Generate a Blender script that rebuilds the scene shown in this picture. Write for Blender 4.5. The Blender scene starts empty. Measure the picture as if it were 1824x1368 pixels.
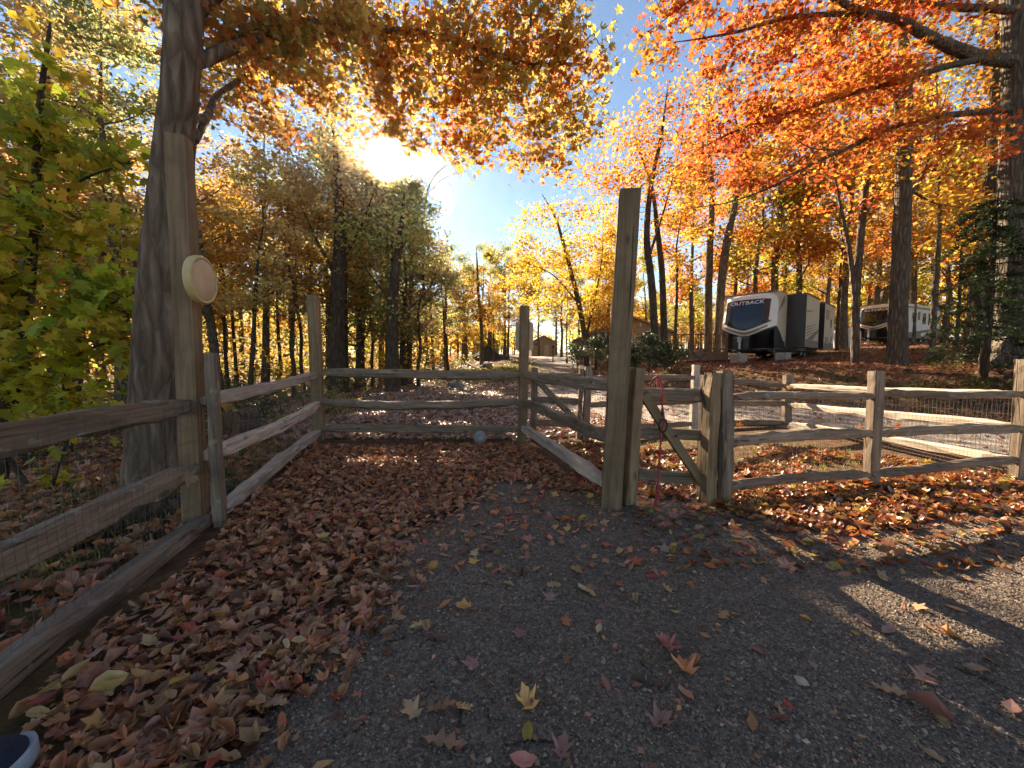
import bpy, math, random
import numpy as np
from mathutils import Vector, Matrix

# ------------------------------------------------------------------ camera, sky, sun, exposure
scene = bpy.context.scene
COL = scene.collection
FPX, PITCH, CAMH = 687.0, math.radians(3.5), 1.3
cam_data = bpy.data.cameras.new('camera')
cam_data.sensor_width = 36.0
cam_data.lens = FPX / 1824.0 * 36.0
cam_data.clip_start = 0.05
cam_data.clip_end = 3000.0
cam = bpy.data.objects.new('camera', cam_data)
COL.objects.link(cam)
cam.location = (0, 0, CAMH)
cam.rotation_euler = (math.radians(90) - PITCH, 0, 0)
scene.camera = cam

SUN_EL, SUN_AZ = math.radians(25.7), math.radians(-17.57)      # azimuth measured from +Y towards +X
SUN_DIR = np.array([math.sin(SUN_AZ) * math.cos(SUN_EL), math.cos(SUN_AZ) * math.cos(SUN_EL), math.sin(SUN_EL)])
world = bpy.data.worlds.new('World')
scene.world = world
world.use_nodes = True
wn = world.node_tree
for n in list(wn.nodes): wn.nodes.remove(n)
sky = wn.nodes.new('ShaderNodeTexSky')
sky.sky_type = 'NISHITA'
sky.sun_disc = False
sky.sun_elevation = SUN_EL
sky.sun_rotation = SUN_AZ
sky.altitude = 400
sky.air_density = 1.0
sky.dust_density = 0.0
sky.ozone_density = 2.0
bgn = wn.nodes.new('ShaderNodeBackground')
bgn.inputs['Strength'].default_value = 0.055
wout = wn.nodes.new('ShaderNodeOutputWorld')
wn.links.new(sky.outputs[0], bgn.inputs['Color'])
wn.links.new(bgn.outputs[0], wout.inputs['Surface'])

sun_data = bpy.data.lights.new('sun', 'SUN')
sun_data.energy = 5.0
sun_data.angle = math.radians(0.53)
sun_data.color = (1.0, 0.88, 0.70)
sun = bpy.data.objects.new('sun', sun_data)
COL.objects.link(sun)
sun.rotation_euler = Vector(SUN_DIR).to_track_quat('Z', 'Y').to_euler()

scene.view_settings.view_transform = 'Standard'
scene.view_settings.look = 'None'
scene.view_settings.gamma = 1.0
scene.view_settings.exposure = 2.0
scene.view_settings.use_curve_mapping = False
scene.view_settings.use_white_balance = True
scene.view_settings.white_balance_temperature = 7350
cy = scene.cycles
cy.use_denoising = True
cy.use_adaptive_sampling = True
cy.adaptive_threshold = 0.03
cy.max_bounces = 8
cy.diffuse_bounces = 3
cy.glossy_bounces = 2
cy.transmission_bounces = 6
cy.transparent_max_bounces = 8
cy.caustics_reflective = False
cy.caustics_refractive = False
cy.sample_clamp_indirect = 6.0

RNG = np.random.default_rng(11)
random.seed(5)

# ------------------------------------------------------------------ geometry helpers
def ray(px, py):
    u = (px - 912.0) / FPX
    v = (684.0 - py) / FPX
    return np.array([u, math.cos(PITCH) + v * math.sin(PITCH), v * math.cos(PITCH) - math.sin(PITCH)])

def P(px, py, d):
    """World point seen at photo pixel (px, py), at forward distance d metres."""
    r = ray(px, py)
    return np.array([0, 0, CAMH]) + r * (d / r[1])

def sstep(a, b, x):
    t = np.clip((x - a) / (b - a), 0, 1)
    return t * t * (3 - 2 * t)

TOE_Y = [-20, 4, 6, 8, 12, 15, 18, 25, 45, 60, 120]
TOE_X = [14, 12, 10.5, 9.3, 6.6, 4.6, 4.2, 5.2, 7.2, 8.2, 12]

def hz(x, y):
    """Height of the ground."""
    x = np.asarray(x, float); y = np.asarray(y, float)
    z = 1.9 * sstep(14, 60, y) + 0.02 * np.maximum(y - 60, 0)
    s = x - np.interp(y, TOE_Y, TOE_X)
    z = z + 1.03 * sstep(0, 4.2, s) * (1 - 0.6 * sstep(26, 60, y)) + 0.055 * np.maximum(s - 5, 0) * (1 - 0.5 * sstep(30, 70, y))
    left = np.maximum(-x - 3.6, 0)
    z = z - 0.25 * sstep(0, 4, left) + 0.012 * np.maximum(left - 6, 0)
    far = sstep(5, 14, np.hypot(x - 1, y - 3))
    z = z + (0.015 + 0.05 * far) * (np.sin(x * 0.9 + 1.3) * np.sin(y * 0.8 + 0.4)) + (0.006 + 0.02 * far) * np.sin(x * 2.3 + y * 1.1) * np.sin(y * 2.9 - x * 0.7)
    return z

def G(px, py):
    """Ground point seen at a photo pixel."""
    r = ray(px, py)
    t, prev = 0.3, None
    for i in range(4000):
        p = np.array([0, 0, CAMH]) + r * t
        if p[2] - float(hz(p[0], p[1])) <= 0:
            break
        t += 0.01 * max(1, t * 0.3)
    return np.array([0, 0, CAMH]) + r * t

def ground(x, y, dz=0.0):
    return np.array([x, y, float(hz(x, y)) + dz])

def in_poly(pts, x, y):
    inside = np.zeros(np.shape(x), bool)
    n = len(pts)
    for i in range(n):
        x0, y0 = pts[i][0], pts[i][1]
        x1, y1 = pts[(i + 1) % n][0], pts[(i + 1) % n][1]
        c = ((y0 > y) != (y1 > y)) & (x < (x1 - x0) * (y - y0) / (y1 - y0 + 1e-12) + x0)
        inside ^= c
    return inside

class MB:
    """Collects vertices, faces and vertex colours; build() links them as one mesh object."""
    def __init__(self):
        self.v, self.f, self.c, self.n = [], [], [], 0
    def add(self, V, F, C=None):
        V = np.asarray(V, float).reshape(-1, 3)
        for f in (F if isinstance(F, list) and len(F) and isinstance(F[0], np.ndarray) and F[0].ndim == 2 else [np.asarray(F, int)]):
            if len(f): self.f.append(np.asarray(f, int) + self.n)
        self.v.append(V)
        if C is not None:
            C = np.asarray(C, float)
            if C.ndim == 1: C = np.tile(C, (len(V), 1))
            self.c.append(C)
        self.n += len(V)
        return self
    def box(self, c, s, m=None):
        x, y, z = np.array(s) / 2.0
        V = np.array([[-x, -y, -z], [x, -y, -z], [x, y, -z], [-x, y, -z], [-x, -y, z], [x, -y, z], [x, y, z], [-x, y, z]])
        if m is not None: V = V @ np.array(m).T
        self.add(V + np.array(c, float), np.array([[0, 3, 2, 1], [4, 5, 6, 7], [0, 1, 5, 4], [1, 2, 6, 5], [2, 3, 7, 6], [3, 0, 4, 7]]))
        return self
    def bbox(self, lo, hi):
        lo, hi = np.array(lo, float), np.array(hi, float)
        return self.box((lo + hi) / 2, hi - lo)
    def prism(self, poly, axis, a, b):
        """Polygon given in the two axes other than `axis`, extruded from a to b."""
        n = len(poly)
        ax = [i for i in range(3) if i != axis]
        V = np.zeros((2 * n, 3))
        for i, p in enumerate(poly):
            V[i, ax[0]], V[i, ax[1]], V[i, axis] = p[0], p[1], a
            V[n + i, ax[0]], V[n + i, ax[1]], V[n + i, axis] = p[0], p[1], b
        self.f.append(np.array([list(range(n))[::-1]]) + self.n)
        self.f.append(np.array([list(range(n, 2 * n))]) + self.n)
        self.f.append(np.array([[i, (i + 1) % n, n + (i + 1) % n, n + i] for i in range(n)]) + self.n)
        self.v.append(V); self.n += 2 * n
        return self
    def tube(self, pts, rad, sides=6, cap=True, jit=0.0, rng=None):
        pts = np.asarray(pts, float); m = len(pts)
        rad = np.broadcast_to(np.asarray(rad, float), (m,))
        T = np.gradient(pts, axis=0); T /= np.linalg.norm(T, axis=1)[:, None] + 1e-9
        ref = np.array([1.0, 0, 0]) if abs(T[0][0]) < 0.8 else np.array([0, 1.0, 0])
        a = np.linspace(0, 2 * np.pi, sides, endpoint=False)
        V = np.zeros((m, sides, 3))
        for i in range(m):
            n = ref - T[i] * np.dot(ref, T[i]); n /= np.linalg.norm(n) + 1e-9
            b = np.cross(T[i], n); ref = n
            r = rad[i] * (1 + (jit * rng.standard_normal(sides) if jit else 0))
            V[i] = pts[i] + np.outer(np.cos(a) * r, n) + np.outer(np.sin(a) * r, b)
        i, j = np.meshgrid(np.arange(m - 1), np.arange(sides), indexing='ij')
        q = np.stack([i * sides + j, i * sides + (j + 1) % sides, (i + 1) * sides + (j + 1) % sides, (i + 1) * sides + j], -1).reshape(-1, 4)
        F = [q]
        if cap and sides > 2:
            F += [np.array([list(range(sides))[::-1]]), np.array([list(range((m - 1) * sides, m * sides))])]
        self.add(V.reshape(-1, 3), F)
        return self
    def lathe(self, prof, sides=24, o=(0, 0, 0)):
        prof = np.asarray(prof, float); m = len(prof)
        a = np.linspace(0, 2 * np.pi, sides, endpoint=False)
        V = np.stack([np.outer(prof[:, 0], np.cos(a)), np.outer(prof[:, 0], np.sin(a)), np.repeat(prof[:, 1][:, None], sides, 1)], -1) + np.array(o)
        i, j = np.meshgrid(np.arange(m - 1), np.arange(sides), indexing='ij')
        q = np.stack([i * sides + j, i * sides + (j + 1) % sides, (i + 1) * sides + (j + 1) % sides, (i + 1) * sides + j], -1).reshape(-1, 4)
        self.add(V.reshape(-1, 3), [q, np.array([list(range(sides))[::-1]]), np.array([list(range((m - 1) * sides, m * sides))])])
        return self
    def mesh(self, name, mat, smooth=False):
        me = bpy.data.meshes.new(name)
        V = np.concatenate(self.v)
        me.vertices.add(len(V)); me.vertices.foreach_set('co', V.astype(np.float32).ravel())
        loops = np.concatenate([f.ravel() for f in self.f])
        tot = np.concatenate([np.full(len(f), f.shape[1]) for f in self.f])
        start = np.concatenate([[0], np.cumsum(tot)[:-1]])
        me.loops.add(len(loops)); me.loops.foreach_set('vertex_index', loops.astype(np.int32))
        me.polygons.add(len(tot))
        me.polygons.foreach_set('loop_start', start.astype(np.int32))
        me.polygons.foreach_set('loop_total', tot.astype(np.int32))
        me.update(calc_edges=True)
        if self.c:
            C = np.concatenate(self.c)
            at = me.color_attributes.new('Col', 'FLOAT_COLOR', 'POINT')
            at.data.foreach_set('color', np.concatenate([C, np.ones((len(C), 1))], 1).astype(np.float32).ravel())
        if smooth: me.shade_smooth()
        else: me.shade_flat()
        if mat is not None: me.materials.append(mat)
        return me
    def build(self, name, mat, parent=None, smooth=False, loc=(0, 0, 0)):
        return link(name, self.mesh(name, mat, smooth), parent, loc)

def link(name, data, parent=None, loc=(0, 0, 0)):
    o = bpy.data.objects.new(name, data); COL.objects.link(o)
    o.location = loc
    if parent is not None: o.parent = parent
    return o

def tag(o, label=None, cat=None, group=None, kind=None):
    if label: o['label'] = label
    if cat: o['category'] = cat
    if group: o['group'] = group
    if kind: o['kind'] = kind
    return o

def thing(name, label, cat, loc=(0, 0, 0), rz=0.0, group=None):
    o = bpy.data.objects.new(name, None); COL.objects.link(o)
    o.empty_display_size = 0.2
    o.location = loc; o.rotation_euler = (0, 0, rz)
    return tag(o, label, cat, group)

def copy_tree(root, loc, rz, sc, label=None, group=None):
    r = root.copy(); COL.objects.link(r)
    r.location = loc; r.rotation_euler = (0, 0, rz); r.scale = (sc[0], sc[0], sc[1])
    if label: r['label'] = label
    if group: r['group'] = group
    for ch in list(root.children):
        c = ch.copy(); COL.objects.link(c); c.parent = r
        for g in list(ch.children):
            d = g.copy(); COL.objects.link(d); d.parent = c
    return r

# ------------------------------------------------------------------ materials
def new_mat(name):
    m = bpy.data.materials.new(name); m.use_nodes = True
    nt = m.node_tree
    for n in list(nt.nodes): nt.nodes.remove(n)
    out = nt.nodes.new('ShaderNodeOutputMaterial')
    b = nt.nodes.new('ShaderNodeBsdfPrincipled')
    nt.links.new(b.outputs[0], out.inputs['Surface'])
    return m, nt, b, out

def ramp(nt, src, stops):
    r = nt.nodes.new('ShaderNodeValToRGB')
    while len(r.color_ramp.elements) < len(stops): r.color_ramp.elements.new(0.5)
    for e, (p, c) in zip(r.color_ramp.elements, stops):
        e.position = p; e.color = (c[0], c[1], c[2], 1)
    nt.links.new(src, r.inputs[0])
    return r.outputs[0]

def noise(nt, vec, scale, detail=5, rough=0.6):
    n = nt.nodes.new('ShaderNodeTexNoise')
    n.inputs['Scale'].default_value = scale
    n.inputs['Detail'].default_value = detail
    n.inputs['Roughness'].default_value = rough
    if vec is not None: nt.links.new(vec, n.inputs['Vector'])
    return n.outputs['Fac']

def coords(nt, kind='Object', scale=(1, 1, 1)):
    t = nt.nodes.new('ShaderNodeTexCoord')
    m = nt.nodes.new('ShaderNodeMapping')
    m.inputs['Scale'].default_value = scale
    nt.links.new(t.outputs[kind], m.inputs['Vector'])
    return m.outputs[0]

def mixc(nt, fac, a, b, mode='MIX'):
    m = nt.nodes.new('ShaderNodeMix'); m.data_type = 'RGBA'; m.blend_type = mode
    for s, val in ((0, fac), (6, a), (7, b)):
        if isinstance(val, (int, float)): m.inputs[s].default_value = val
        elif isinstance(val, tuple): m.inputs[s].default_value = (*val[:3], 1)
        else: nt.links.new(val, m.inputs[s])
    return m.outputs[2]

def math_n(nt, op, a, b=None):
    m = nt.nodes.new('ShaderNodeMath'); m.operation = op
    for i, val in enumerate((a, b)):
        if val is None: continue
        if isinstance(val, (int, float)): m.inputs[i].default_value = val
        else: nt.links.new(val, m.inputs[i])
    return m.outputs[0]

def bump(nt, b, h, strength, dist=0.01):
    n = nt.nodes.new('ShaderNodeBump')
    n.inputs['Strength'].default_value = strength
    n.inputs['Distance'].default_value = dist
    nt.links.new(h, n.inputs['Height'])
    nt.links.new(n.outputs[0], b.inputs['Normal'])

def plain(name, col, rough=0.6, metal=0.0, var=0.15, scale=6.0, bmp=0.0):
    m, nt, b, out = new_mat(name)
    v = coords(nt)
    n = noise(nt, v, scale)
    lo = tuple(c * (1 - var) for c in col); hi = tuple(min(1, c * (1 + var)) for c in col)
    nt.links.new(ramp(nt, n, [(0.3, lo), (0.7, hi)]), b.inputs['Base Color'])
    b.inputs['Roughness'].default_value = rough
    b.inputs['Metallic'].default_value = metal
    if bmp: bump(nt, b, noise(nt, v, scale * 6), bmp)
    return m

def leaf_mat(name, trans=0.5, rough=0.55, hue=0.02, val=0.2, spec=0.3):
    m, nt, b, out = new_mat(name)
    a = nt.nodes.new('ShaderNodeAttribute'); a.attribute_name = 'Col'
    oi = nt.nodes.new('ShaderNodeObjectInfo')
    h = nt.nodes.new('ShaderNodeHueSaturation')
    nt.links.new(a.outputs['Color'], h.inputs['Color'])
    nt.links.new(math_n(nt, 'ADD', math_n(nt, 'MULTIPLY', oi.outputs['Random'], hue * 2), 0.5 - hue), h.inputs['Hue'])
    nt.links.new(math_n(nt, 'ADD', math_n(nt, 'MULTIPLY', oi.outputs['Random'], val * 2), 1 - val), h.inputs['Value'])
    n = noise(nt, coords(nt), 45, 3)
    c = mixc(nt, math_n(nt, 'MULTIPLY', n, 0.5), h.outputs[0], mixc(nt, 1.0, h.outputs[0], (0.55, 0.5, 0.45), 'MULTIPLY'))
    nt.links.new(c, b.inputs['Base Color'])
    b.inputs['Roughness'].default_value = rough
    b.inputs['Specular IOR Level'].default_value = spec
    tr = nt.nodes.new('ShaderNodeBsdfTranslucent')
    nt.links.new(h.outputs[0], tr.inputs['Color'])
    mx = nt.nodes.new('ShaderNodeMixShader'); mx.inputs[0].default_value = trans
    nt.links.new(b.outputs[0], mx.inputs[1]); nt.links.new(tr.outputs[0], mx.inputs[2])
    nt.links.new(mx.outputs[0], out.inputs['Surface'])
    return m

def bark_mat(name, dark, light, scale=1.0, moss=None, groove=0.5):
    m, nt, b, out = new_mat(name)
    v = coords(nt, 'Object', (14 * scale, 14 * scale, 2.2 * scale))
    n1 = noise(nt, v, 1.0, 8, 0.7)
    vo = nt.nodes.new('ShaderNodeTexVoronoi'); vo.feature = 'DISTANCE_TO_EDGE'
    vo.inputs['Scale'].default_value = 1.6
    wv = noise(nt, coords(nt, 'Object', (3.0, 3.0, 0.8)), 1.0, 4)
    nt.links.new(mixc(nt, 0.45, v, mixc(nt, 0.5, n1, wv)), vo.inputs['Vector'])
    crack = math_n(nt, 'MINIMUM', math_n(nt, 'MULTIPLY', vo.outputs[0], 3.0), 1.0)
    big = noise(nt, coords(nt), 1.7, 4)
    c = ramp(nt, n1, [(0.25, dark), (0.75, light)])
    c = mixc(nt, math_n(nt, 'MULTIPLY', ramp(nt, big, [(0.5, (0, 0, 0)), (0.7, (1, 1, 1))]), 0.35), c, moss or tuple(x * 1.5 for x in light))
    c = mixc(nt, 1.0, c, mixc(nt, crack, (groove, groove * 0.93, groove * 0.88), (1.06, 1.04, 1.02)), 'MULTIPLY')
    nt.links.new(c, b.inputs['Base Color'])
    b.inputs['Roughness'].default_value = 0.9
    b.inputs['Specular IOR Level'].default_value = 0.2
    bump(nt, b, math_n(nt, 'ADD', math_n(nt, 'MULTIPLY', crack, 0.9), n1), 1.0, 0.045)
    return m

def wood_mat(name, dark, mid, light, lichen=0.0, green=0.0, grain=1.0):
    m, nt, b, out = new_mat(name)
    oi = nt.nodes.new('ShaderNodeObjectInfo')
    tc = nt.nodes.new('ShaderNodeTexCoord')
    off = nt.nodes.new('ShaderNodeVectorMath'); off.operation = 'ADD'
    nt.links.new(tc.outputs['Object'], off.inputs[0])
    comb = nt.nodes.new('ShaderNodeCombineXYZ')
    nt.links.new(math_n(nt, 'MULTIPLY', oi.outputs['Random'], 37.0), comb.inputs[2])
    nt.links.new(math_n(nt, 'MULTIPLY', oi.outputs['Random'], 11.0), comb.inputs[0])
    nt.links.new(comb.outputs[0], off.inputs[1])
    def mp(s):
        k = nt.nodes.new('ShaderNodeMapping'); k.inputs['Scale'].default_value = s
        nt.links.new(off.outputs[0], k.inputs['Vector']); return k.outputs[0]
    g = noise(nt, mp((55 * grain, 55 * grain, 1.8)), 1.0, 8, 0.65)
    w = noise(nt, mp((9, 9, 0.9)), 1.0, 4, 0.6)
    blot = noise(nt, mp((6, 6, 6)), 1.0, 5, 0.65)
    c = ramp(nt, math_n(nt, 'ADD', math_n(nt, 'MULTIPLY', g, 0.6), math_n(nt, 'MULTIPLY', w, 0.4)), [(0.30, dark), (0.5, mid), (0.72, light)])
    c = mixc(nt, math_n(nt, 'MULTIPLY', ramp(nt, blot, [(0.45, (0, 0, 0)), (0.75, (1, 1, 1))]), 0.45), c, tuple(x * 0.45 for x in mid))
    cr = noise(nt, mp((38, 38, 0.7)), 1.0, 2, 0.5)
    crack = ramp(nt, cr, [(0.30, (0, 0, 0)), (0.36, (1, 1, 1))])
    c = mixc(nt, 1.0, c, mixc(nt, crack, (0.35, 0.3, 0.27), (1, 1, 1)), 'MULTIPLY')
    kn = nt.nodes.new('ShaderNodeTexVoronoi'); kn.inputs['Scale'].default_value = 1.0
    nt.links.new(mp((7, 7, 2.6)), kn.inputs['Vector'])
    c = mixc(nt, ramp(nt, kn.outputs['Distance'], [(0.10, (0.75, 0.75, 0.75)), (0.17, (0, 0, 0))]), c, tuple(x * 0.35 for x in mid))
    if lichen:
        l = noise(nt, mp((16, 16, 11)), 1.0, 4, 0.5)
        c = mixc(nt, math_n(nt, 'MULTIPLY', ramp(nt, l, [(0.62, (0, 0, 0)), (0.66, (1, 1, 1))]), lichen), c, (0.42, 0.41, 0.33))
    if green:
        l = noise(nt, mp((5, 5, 2.0)), 1.0, 4, 0.6)
        c = mixc(nt, math_n(nt, 'MULTIPLY', ramp(nt, l, [(0.45, (0, 0, 0)), (0.7, (1, 1, 1))]), green), c, (0.09, 0.10, 0.045))
    hs = nt.nodes.new('ShaderNodeHueSaturation')
    nt.links.new(c, hs.inputs['Color'])
    nt.links.new(math_n(nt, 'ADD', math_n(nt, 'MULTIPLY', oi.outputs['Random'], 0.4), 0.8), hs.inputs['Value'])
    nt.links.new(hs.outputs[0], b.inputs['Base Color'])
    b.inputs['Roughness'].default_value = 0.8
    b.inputs['Specular IOR Level'].default_value = 0.3
    bump(nt, b, math_n(nt, 'ADD', g, math_n(nt, 'MULTIPLY', crack, 0.8)), 0.6, 0.006)
    return m

M = {}
M['leaf'] = leaf_mat('leaf', 0.66)
M['leaf_near'] = leaf_mat('leaf_near', 0.66, 0.45, 0.0, 0.0)
M['litter'] = leaf_mat('litter', 0.25, 0.42, 0.008, 0.15, 0.55)
M['needle'] = leaf_mat('needle', 0.25, 0.5, 0.01, 0.1)
M['bark_grey'] = bark_mat('bark_grey', (0.08, 0.062, 0.047), (0.27, 0.22, 0.165))
M['bark_maple'] = bark_mat('bark_maple', (0.12, 0.082, 0.058), (0.36, 0.255, 0.18), 0.8, (0.26, 0.20, 0.15), 0.58)
M['bark_dark'] = bark_mat('bark_dark', (0.05, 0.038, 0.028), (0.17, 0.13, 0.095))
M['wood'] = wood_mat('wood', (0.075, 0.05, 0.033), (0.215, 0.152, 0.105), (0.40, 0.31, 0.232), 0.3)
M['wood_post'] = wood_mat('wood_post', (0.095, 0.056, 0.03), (0.235, 0.15, 0.083), (0.37, 0.255, 0.155), 0.0, 0.10, 0.8)
M['wood_lit'] = wood_mat('wood_lit', (0.24, 0.185, 0.14), (0.48, 0.39, 0.31), (0.66, 0.57, 0.47), 0.0)  # paler copy of the wood: sun and sky light put into the colour
M['wood_tan'] = wood_mat('wood_tan', (0.3, 0.19, 0.10), (0.50, 0.34, 0.19), (0.60, 0.44, 0.27), 0, 0, 0.5)
M['wire'] = plain('wire', (0.16, 0.15, 0.14), 0.45, 0.9)
M['black_metal'] = plain('black_metal', (0.02, 0.02, 0.02), 0.45, 0.3)
M['steel'] = plain('steel', (0.35, 0.35, 0.36), 0.4, 0.8)

# ------------------------------------------------------------------ leaf templates
def _fan(half, centre, curl):
    out = [(0.0, 0.0)] + half + [(1.0, 0.0)] + [(x, -y) for x, y in reversed(half)]
    pts = out + [centre]
    c = len(out)
    V = [[x - 0.35, y, curl(x, y)] for x, y in pts] + [[-0.35, 0.011, 0.02], [-0.35, -0.011, 0.02], [-0.72, 0.05, 0.06]]
    return np.array(V), np.array([[i, (i + 1) % c, c] for i in range(c)] + [[c + 1, c + 3, c + 2]])

def _ribbed(half, curl):
    V = [(0, 0)] + [(x, 0) for x, y in half] + [(1, 0)] + [(x, y) for x, y in half] + [(x, -y) for x, y in half]
    n = len(half); F = []
    for s, o in ((1, n + 2), (-1, 2 * n + 2)):
        T = [[0, 1, o]]
        for i in range(n - 1):
            T += [[1 + i, 2 + i, o + i], [2 + i, o + i + 1, o + i]]
        T += [[n, n + 1, o + n - 1]]
        F += [t if s == 1 else t[::-1] for t in T]
    return np.array([[x - 0.4, y, curl(x, y)] for x, y in V]), np.array(F)

TMPL = {
    'maple': _fan([(0.10, 0.40), (0.27, 0.25), (0.60, 0.50), (0.62, 0.19)], (0.35, 0.0), lambda x, y: 0.9 * y * y + 0.25 * (x - 0.4) ** 2),
    'maple_fine': _fan([(0.03, 0.13), (0.09, 0.40), (0.19, 0.31), (0.25, 0.22), (0.38, 0.33), (0.49, 0.45), (0.63, 0.52), (0.60, 0.36), (0.59, 0.20), (0.72, 0.23), (0.82, 0.12)], (0.35, 0.0), lambda x, y: 1.0 * y * y + 0.3 * (x - 0.4) ** 2 + 0.035 * math.sin(13 * x + 9 * y)),
    'maple2': _fan([(0.08, 0.30), (0.22, 0.22), (0.52, 0.40), (0.66, 0.24)], (0.35, 0.0), lambda x, y: 2.2 * y * y + 0.9 * (x - 0.4) ** 2),
    'oak': _ribbed([(0.10, 0.03), (0.20, 0.17), (0.27, 0.06), (0.42, 0.28), (0.50, 0.08), (0.66, 0.27), (0.73, 0.08), (0.86, 0.15)], lambda x, y: 1.3 * y * y + 0.3 * (x - 0.45) ** 2),
    'oval': _ribbed([(0.22, 0.18), (0.5, 0.26), (0.78, 0.17)], lambda x, y: 2.2 * y * y + 0.4 * (x - 0.5) ** 2),
    'rolled': _ribbed([(0.18, 0.16), (0.5, 0.22), (0.82, 0.15)], lambda x, y: 7.0 * y * y + 0.5 * (x - 0.5) ** 2),
    'quad': (np.array([[-0.5, 0, 0.04], [0, 0.34, 0.06], [0.5, 0, 0.02], [0, -0.34, 0.06]]), np.array([[0, 1, 2], [0, 2, 3]])),
    'tuft': (np.array([[-0.5, 0.0, 0], [-0.1, 0.16, 0.05], [-0.05, 0.48, 0.1], [0.18, 0.15, 0.0], [0.55, 0.05, 0.1], [0.12, -0.2, 0.0], [-0.1, -0.46, 0.12], [-0.18, -0.12, 0.0]]),
             np.array([[0, 1, 7], [1, 2, 3], [3, 4, 5], [5, 6, 7], [1, 3, 5], [1, 5, 7]])),
    'needle': (np.array([[-0.5, 0.05, 0], [-0.5, -0.05, 0], [0.5, 0.0, 0.0]]), np.array([[0, 1, 2]])),
}

def unit(a):
    return a / (np.linalg.norm(a, axis=-1, keepdims=True) + 1e-9)

def leaf_frames(n, tilt, rng, droop=0.0):
    nrm = unit(np.array([0, 0, 1.0]) + tilt * rng.standard_normal((n, 3)))
    f = rng.standard_normal((n, 3)); f[:, 2] -= droop
    f = unit(f - nrm * np.sum(f * nrm, 1, keepdims=True))
    return f, nrm

def add_leaves(mb, pos, size, cols, tmpl, tilt=0.5, curl=1.0, rng=RNG, droop=0.0):
    n = len(pos)
    if n == 0: return
    TV, TF = TMPL[tmpl]
    f, nrm = leaf_frames(n, tilt, rng, droop)
    r = np.cross(nrm, f)
    cu = curl * rng.uniform(-0.4, 1.3, (n, 1, 1)) * np.ones((n, 1, 1))
    wid = rng.uniform(0.8, 1.2, (n, 1, 1))
    s = np.asarray(size).reshape(n, 1, 1)
    V = pos[:, None, :] + s * (TV[None, :, 0:1] * f[:, None, :] + wid * TV[None, :, 1:2] * r[:, None, :] + cu * TV[None, :, 2:3] * nrm[:, None, :])
    k = len(TV)
    F = (TF[None] + (np.arange(n) * k)[:, None, None]).reshape(-1, 3)
    mb.add(V.reshape(-1, 3), F, np.repeat(cols, k, 0))

def palette(n, pal, rng=RNG, jit=0.18):
    w = np.array([p[1] for p in pal], float); w /= w.sum()
    i = rng.choice(len(pal), n, p=w)
    C = np.array([p[0] for p in pal], float)[i]
    if pal in (LITTER, SCATTER): C = C * np.array([1.85, 1.60, 1.34]); C = C * np.minimum(1, 0.62 / C.max(1, keepdims=True))
    return np.clip(C * (1 + jit * rng.standard_normal((n, 1))) * (1 + 0.07 * rng.standard_normal((n, 3))), 0.004, 0.9)

LITTER = [((0.21, 0.105, 0.058), 26), ((0.29, 0.155, 0.085), 28), ((0.36, 0.21, 0.125), 24), ((0.12, 0.058, 0.036), 16),
          ((0.36, 0.20, 0.15), 16), ((0.46, 0.26, 0.09), 4), ((0.34, 0.13, 0.07), 5), ((0.50, 0.34, 0.19), 6), ((0.24, 0.065, 0.05), 2)]
FRESH = [((0.46, 0.15, 0.035), 22), ((0.36, 0.09, 0.03), 14), ((0.50, 0.26, 0.06), 16), ((0.30, 0.14, 0.07), 20), ((0.20, 0.08, 0.045), 14), ((0.52, 0.36, 0.10), 8), ((0.38, 0.22, 0.15), 8)]
SCATTER = [((0.40, 0.20, 0.15), 22), ((0.36, 0.18, 0.09), 22), ((0.50, 0.32, 0.15), 14), ((0.40, 0.13, 0.06), 10), ((0.55, 0.36, 0.10), 8), ((0.22, 0.11, 0.08), 12), ((0.62, 0.48, 0.30), 7), ((0.3, 0.06, 0.05), 4)]

# ------------------------------------------------------------------ ground, path, road
def warped(n, half, k, c):
    u = np.linspace(-1, 1, n)
    return c + half * np.sinh(k * u) / math.sinh(k)

def grid_mesh(name, xs, ys, mat, dz=0.0, keep=None, hf=None):
    X, Y = np.meshgrid(xs, ys)
    Z = (hf or hz)(X, Y) + dz
    nx, ny = len(xs), len(ys)
    i, j = np.meshgrid(np.arange(ny - 1), np.arange(nx - 1), indexing='ij')
    q = np.stack([i * nx + j, i * nx + j + 1, (i + 1) * nx + j + 1, (i + 1) * nx + j], -1).reshape(-1, 4)
    if keep is not None:
        cx = (X[:-1, :-1] + X[1:, 1:]) / 2; cyy = (Y[:-1, :-1] + Y[1:, 1:]) / 2
        q = q[keep(cx, cyy).ravel()]
        used = np.unique(q); re = np.full(nx * ny, -1); re[used] = np.arange(len(used))
        V = np.stack([X, Y, Z], -1).reshape(-1, 3)[used]; q = re[q]
    else:
        V = np.stack([X, Y, Z], -1).reshape(-1, 3)
    mb = MB(); mb.add(V, q)
    return mb.build(name, mat, smooth=True)

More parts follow.
